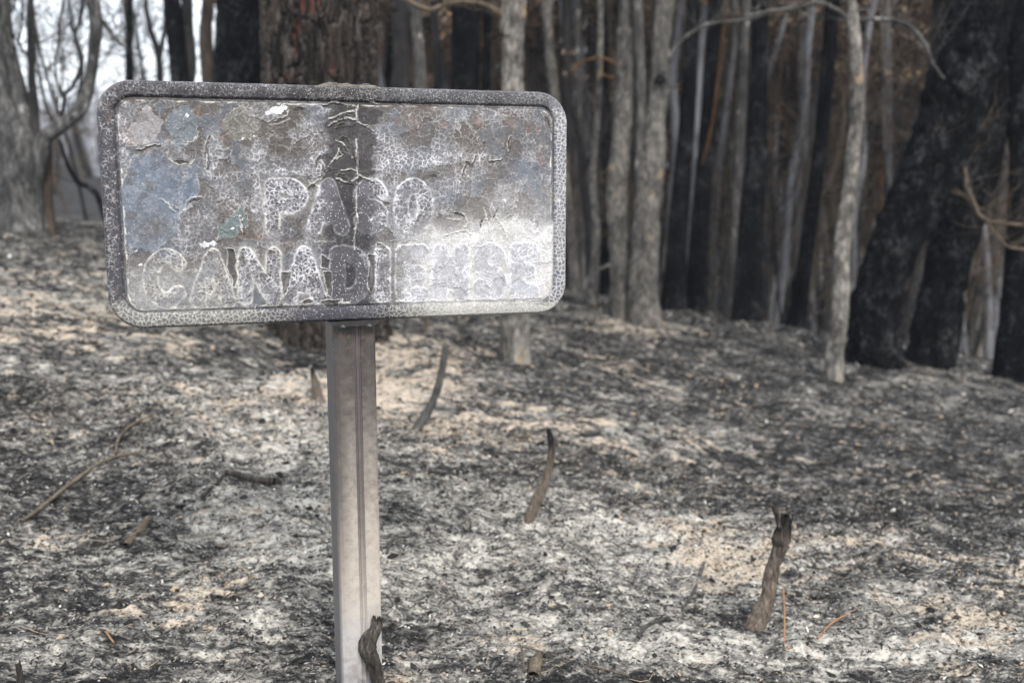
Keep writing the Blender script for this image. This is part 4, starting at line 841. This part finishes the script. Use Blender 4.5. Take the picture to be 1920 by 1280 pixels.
# right of the sign
tree('grey trunk nearest the sign of the pale pair standing right of it', (1163,596), [(1161,596,42),(1166,500,43),(1158,400,42),(1160,330,40),(1170,240,40),(1174,180,44),(1180,110,46),(1178,60,42),(1184,-40,38)], M_GREY,
     [('branch', M_OCHRE, [(1160,122,5),(1130,110,5),(1095,114,5),(1070,132,4)]), ('branch', M_OCHRE, [(1160,150,4),(1145,145,4),(1130,140,3)])], n=32, step=.02, bump=.16, bs=22, flare=.3)
tree('grey trunk with a dark knot, right one of the pale pair', (1205,607), [(1204,607,64),(1206,540,54),(1211,440,50),(1214,380,52),(1226,290,44),(1228,220,38),(1238,150,38),(1238,100,32),(1247,0,32),(1250,-60,30)], M_GREY,
     [('branch', M_GREY2, [(1252,112,9),(1270,85,7),(1296,60,7.5),(1330,44,6.5),(1400,38,6),(1460,18,5.5),(1530,10,4)]),
      ('limb', M_GREY2, [(1204,400,26),(1200,300,20),(1203,200,18),(1198,60,18),(1196,-40,18)]), ('knot', M_BLACK, [(1236,158,16,-.085),(1237,149,20,-.088),(1238,142,12,-.085)])], n=32, step=.02, bump=.15, bs=22, flare=.5)
tree('black trunk directly right of the pale pair', (1262,580), [(1264,580,46),(1273,400,36),(1290,200,28),(1300,0,24),(1302,-60,24)], M_BLACK, [('branch', M_OCHRE, [(1262,165,4),(1285,160,5),(1300,185,5),(1285,190,4),(1270,170,4)])], y=8.4)
tree('leaning black trunk with an orange scorched strip, second right of the pale pair', (1300,585), [(1302,585,40),(1314,400,34),(1330,200,30),(1342,0,28),(1346,-60,28)], M_BLACK,
     [('bark_strip', M_OCHRE, [(1316,310,3,-.1),(1328,265,8,-.1),(1338,215,5,-.1),(1346,150,7,-.1),(1358,40,4,-.1),(1364,-30,5,-.1)])], y=8.9)
tree('thick straight blue-black trunk in the middle of the right half', (1400,592), [(1398,592,56),(1410,400,46),(1418,300,40),(1424,100,32),(1426,0,32),(1428,-60,32)], M_BLACK, y=8.0, n=24)
tree('narrow black trunk leaning right between the blue-black one and the thin pale tree', (1492,604), [(1492,604,34),(1508,500,29),(1535,300,26),(1552,120,26),(1562,0,26),(1566,-60,26)], M_BLACK, y=8.0)
tree('thin pale tree standing alone in front at the right with a scaly stem', (1562,712), [(1562,712,36),(1566,660,32),(1576,560,32),(1580,450,28),(1596,330,26),(1606,200,24),(1604,100,22),(1598,30,22),(1592,-40,18)], M_PALE,
     [('branch', M_GREY2, [(1604,62,12),(1590,36,8),(1560,14,7),(1530,6,7),(1470,18,6),(1400,30,5)]), ('branch', M_GREY2, [(1600,40,6),(1640,36,8),(1690,42,8),(1720,70,7),(1742,110,6),(1770,148,5)])], n=24, step=.012, bump=.17, bs=40, flare=.3)
tree('broad black trunk leaning strongly right, nearer of the two at the right', (1640,640), [(1630,640,96),(1646,550,84),(1696,420,90),(1752,300,100),(1792,180,108),(1822,80,108),(1844,0,104),(1862,-80,100)], M_BLACK, y=6.6, n=80, step=.016, bump=.2, bs=34, flare=.3)
tree('second broad black trunk leaning right behind the thin hanging bare branch', (1745,655), [(1750,657,86),(1766,550,76),(1796,420,82),(1836,300,74),(1868,150,66),(1890,0,64),(1900,-80,64)], M_BLACK,
     [('branch', M_TWIG, [(1792,190,6,-.35),(1790,215,7,-.35),(1797,270,8,-.4),(1808,320,8,-.4),(1826,370,8,-.4),(1848,410,8,-.4),(1880,418,6,-.4),(1925,422,6,-.4)]), ('branch', M_TWIG, [(1846,408,6,-.4),(1866,440,6,-.4),(1890,462,5,-.4),(1925,468,5,-.4)])], y=7.0, n=80, step=.016, bump=.2, bs=34, flare=.3)
tree('black trunk cut off by the right edge of the photo', (1905,680), [(1905,680,80),(1915,500,60),(1920,300,50),(1910,100,50),(1905,-60,50)], M_BLACK, y=6.9, n=24)
tree('upright black trunk seen above the broad leaning one at the top right', (1755,560), [(1755,560,40),(1760,300,38),(1762,150,36),(1768,0,34),(1770,-60,34)], M_BLACK, y=9.5)
tree('forked spindly dark shrub stems just right of the sign', (1112,560), [(1112,560,22),(1106,450,18),(1092,330,14),(1082,240,10),(1060,160,7)], M_DARK, [('branch', M_DARK, [(1102,400,9),(1118,300,8),(1140,220,6),(1150,180,4)]), ('branch', M_DARK, [(1094,330,7),(1110,270,6),(1096,190,4)])], y=8.2, ext=0, n=10)
tree('short pale double-footed sapling on the crest just right of the sign', (1108,560), [(1108,560,18),(1114,500,16),(1118,430,15),(1112,330,12),(1122,200,11),(1126,60,10),(1126,-30,10)], M_PALE, [('limb', M_PALE, [(1098,562,12),(1096,545,10),(1104,520,8),(1125,505,6),(1150,492,5)])], y=7.9, n=12)
for (a, w_, mt, lb) in ((1046,16,M_BROWN,'thin brown stem along the right edge of the sign'),(1064,22,M_DARK,'dark slender trunk a little right of the sign edge'),(1085,11,M_GREY2,'faint grey pole between the dark slender trunk and the spindly shrub'),
        (1134,20,M_BLACK,'black slender trunk just left of the pale pair'),(1146,10,M_BROWN,'brown rod-like stem touching the left side of the pale pair')):
    tree(lb, (a,560), [(a,560,w_),(a + 3,300,w_ * .9),(a - 2,100,w_ * .8),(a,-50,w_ * .8)], mt, y=10 + (a % 7) * .3, n=10)
tree('ochre-stained slim trunk between the black leaning trees and the blue-black one', (1368,590), [(1368,590,26),(1376,450,22),(1384,300,22),(1392,150,20),(1398,0,18)], M_GREY2, [('branch', M_OCHRE, [(1384,180,6),(1390,120,8),(1410,80,6)])], y=8.9, n=12)
tree('orange-brown slim stem seen right of the thin pale tree', (1648,560), [(1648,560,8),(1652,470,9),(1649,380,8),(1658,260,10),(1653,120,8),(1662,-30,7)], M_OCHRE, y=9.5, n=10)

# ------------------------------------------------------------------ the crowded wood behind
def proto(mat, h, r, leaves, seed, crown_from=.3, shrub=False):
    random.seed(seed); rg = np.random.default_rng(seed)
    t = bpy.data.objects.new('burnt_tree' if not shrub else 'scorched_shrub', None); COL.objects.link(t)
    pts = [Vector((0, 0, -.4)), Vector((0, 0, 0))]; x = y = 0
    for k in range(1, 6): x += random.uniform(-.2, .2) * h / 6; y += random.uniform(-.2, .2) * h / 6; pts.append(Vector((x, y, h * k / 5)))
    V, F, c = tube(pts, [r * 1.05, r, r * .85, r * .75, r * .6, r * .42, r * .2], 10, .12, .09, 14, .35, seed)
    mesh_np('trunk', V, F, mat, t, True, {'cv': c}); mb = MB(); lp = []
    for k in range(int(h * 5)):
        z = random.uniform(crown_from, 1) * h; i = min(5, int(z / h * 5)); f = z / h * 5 - i; s = pts[i + 1] * (1 - f) + pts[min(i + 2, 6)] * f
        n0 = len(mb.v); twig_spray(mb, s, random.uniform(.5, 1.3) * (1 if not shrub else .8), .009 if not shrub else .006, 2 if k % 2 else 1)
        for v in mb.v[n0:]: lp.append(v[:: 8])
    mb.build('crown', M_BROWN if leaves else M_DARK, t)
    if leaves:
        L_ = np.concatenate(lp); n = leaves; p = L_[rg.integers(0, len(L_), n)] + rg.normal(0, .05, (n, 3))
        a = rg.normal(0, 1, (n, 3)); a /= np.linalg.norm(a, axis=1)[:, None]; b = np.cross(a, rg.normal(0, 1, (n, 3))); b /= np.linalg.norm(b, axis=1)[:, None]; s = rg.uniform(.012, .03, n)[:, None]
        Vq = np.stack([p - a * s * 1.6, p - b * s * .7, p + a * s * 1.6 + b * s * .3, p + b * s * .7], 1).reshape(-1, 3)
        mesh_np('foliage', Vq, np.arange(4 * n).reshape(n, 4), M_LEAF, t, False, {'cv': np.repeat(rg.random(n), 4)})
    return t
def spindly(seed, mat):
    random.seed(seed); t = bpy.data.objects.new('spindly_sapling', None); COL.objects.link(t); h = random.uniform(2.2, 3.4); mb = MB(); x = y = 0; pts = [Vector((0, 0, -.2)), Vector((0, 0, 0))]
    for k in range(1, 6): x += random.uniform(-.16, .16); y += random.uniform(-.16, .16); pts.append(Vector((x, y, h * k / 5)))
    V, F, c = tube(pts, [.017, .016, .014, .012, .010, .007, .003], 6, .08, .1, 30, .2, seed); mesh_np('trunk', V, F, mat, t, True, {'cv': c})
    for k in range(16):
        i = random.randint(2, 6); twig_spray(mb, pts[i - 1].lerp(pts[i], random.random()), random.uniform(.5, 1.3), .006, 2)
    mb.build('crown', mat, t); return t
def pole(seed, mat, r):
    random.seed(seed); t = bpy.data.objects.new('burnt_pole_tree', None); COL.objects.link(t); x = y = 0; pts = [Vector((0, 0, -.3)), Vector((0, 0, 0))]; h = 5
    for k in range(1, 9): x += random.uniform(-.07, .07); y += random.uniform(-.07, .07); pts.append(Vector((x, y, h * k / 8)))
    V, F, c = tube(pts, [r * 1.1, r, r * .95, r * .9, r * .85, r * .8, r * .75, r * .65, r * .6, r * .5], 9, .05, .18, 22, .35, seed); mesh_np('trunk', V, F, mat, t, True, {'cv': c}); mb = MB()
    for k in range(7):
        i = random.randint(3, 9); twig_spray(mb, pts[i - 1].lerp(pts[i], random.random()), random.uniform(.4, 1.1), .006, 1)
    mb.build('crown', M_TWIG if seed % 2 else M_DARK, t); return t
PRO = {'pole': [pole(31, M_HAZY_ASH, .035), pole(32, M_GREY2, .028), pole(33, M_HAZY_ASH, .042), pole(34, M_GREY2, .035), pole(35, M_GREY, .05), pole(36, M_HAZY_ASH, .025)],
       'spindly': [spindly(21, M_TWIG), spindly(22, M_BROWN), spindly(23, M_TWIG), spindly(24, M_DARK)],
       'bare': [proto(M_DARK, 7.5, .085, 0, 1), proto(M_BLACK, 8, .11, 0, 2), proto(M_BROWN, 6.5, .055, 0, 3), proto(M_GREY2, 7, .07, 0, 4)],
       'leafy': [proto(M_HAZY_ASH, 6, .06, 5200, 5, .5), proto(M_HAZY_ASH, 5.5, .045, 5200, 6, .45), proto(M_BLACK, 6.5, .08, 4600, 7, .5), proto(M_HAZY_ASH, 6, .045, 5000, 8, .5), proto(M_BROWN, 5.5, .035, 5200, 9, .42), proto(M_GREY2, 6, .05, 5000, 10, .48)],
       'shrub': [proto(M_BROWN, 2.6, .022, 2600, 12, .12, True), proto(M_BROWN, 3.4, .028, 3000, 13, .15, True)]}
USED = set()
LB = {'pole': ('thin pale ash-grey trunk, among many alike crowding between the black trees', 'thin ash-dusted trunks at the right'),
      'spindly': ('thin crooked sapling with fine bare twigs, among many alike between the trunks', 'spindly saplings between the trunks'),
      'bare': ('bare charred tree with fine twigs, among many alike against the pale sky at the left', 'bare trees behind at the left'),
      'leafy': ('slender scorched tree with rusty withered foliage, among many alike filling the wood behind', 'slender trees crowding the wood behind'),
      'shrub': ('brown withered young tree under the crowded trunks, among many alike', 'withered undergrowth trees')}
def place(kind, x, y, sc, k):
    pr = PRO[kind][k % len(PRO[kind])]
    o = pr if id(pr) not in USED else copy_tree(pr); USED.add(id(pr))
    o.location = (x, y, float(H(np.array(x), np.array(y)))); o.rotation_euler = (R(random.gauss(0, 3)), R(random.gauss(0, 3)), random.random() * 6.28); o.scale = (sc, sc, sc)
    tag(o, LB[kind][0], 'tree', LB[kind][1]); return o
random.seed(42); kk = 0
for px in range(120, 1000, 62):                                             # left and middle: thin, sky shows
    yy_ = random.uniform(16, 30); q = P(px + random.uniform(-22, 22), 300, yy_); place('bare', q.x, yy_, random.uniform(.75, 1.1), kk); kk += 1
for px in range(600, 1960, 18):                                            # right: dense
    if 1070 < px < 1112: continue
    yy_ = random.uniform(10, 15); q = P(px + random.uniform(-9, 9), 300, yy_); place('leafy', q.x, yy_, random.uniform(.7, 1.05), kk); kk += 1
for px in range(560, 1990, 17):
    if 1055 < px < 1125 or 1268 < px < 1292: continue
    yy_ = random.uniform(15, 27); q = P(px + random.uniform(-9, 9), 300, yy_); place('leafy', q.x, yy_, random.uniform(.8, 1.25), kk); kk += 1
for px in range(1030, 1960, 90):
    yy_ = random.uniform(11.5, 20); q = P(px + random.uniform(-12, 12), 300, yy_); place('shrub', q.x, yy_, random.uniform(.8, 1.3), kk); kk += 1
for px in range(1040, 1960, 28):
    yy_ = random.uniform(8.6, 11.5); q = P(px + random.uniform(-14, 14), 300, yy_); place('spindly', q.x, yy_, random.uniform(.7, 1.2), kk); kk += 1
for px in range(20, 520, 46):
    yy_ = random.uniform(9, 15); q = P(px + random.uniform(-14, 14), 300, yy_); place('spindly', q.x, yy_, random.uniform(.8, 1.3), kk); kk += 1
for px in range(1050, 1950, 9):
    if random.random() < .25: continue
    yy_ = random.uniform(9.2, 13.5); q = P(px + random.uniform(-6, 6), 300, yy_); place('pole', q.x, yy_, random.uniform(.7, 1.25), kk); kk += 1
# far-off wood on the opposite slope, one mass
rg = np.random.default_rng(5); mb = MB(); n = 2600
for k in range(n):
    y = rg.uniform(28, 75); x = rg.uniform(-.62, .62) * y
    if x < -.12 * y and rg.random() < .5: continue
    z = float(H(np.array(x), np.array(y))); h_ = rg.uniform(4, 9) if x > -.12 * y else rg.uniform(1.2, 2.6); r_ = rg.uniform(.05, .14); l1, l2 = rg.normal(0, .35, 2)
    V, F, c = tube([Vector((x, y, z - .3)), Vector((x + l1 * .5, y, z + h_ * .5)), Vector((x + l1, y + l2, z + h_))], [r_, r_ * .8, r_ * .3], 5, 2., cap=False); mb.add(V, F, c * 0 + rg.random())
M_FAR, _t, _b = newmat('hazed_distant_bark'); _a = _t.nodes.new('ShaderNodeAttribute'); _a.attribute_name = 'cv'
_t.links.new(ramp(_t, _a.outputs['Fac'], [(0., (.07, .07, .08)), (.5, (.22, .23, .26)), (1., (.42, .44, .48))]), _b.inputs[0])  # pale blue-grey ramp paints the distance haze into the stems
dw = mb.build('distant_wood', M_FAR); tag(dw, 'far mass of thin grey stems on the slope behind the wood', 'wood', kind='stuff')
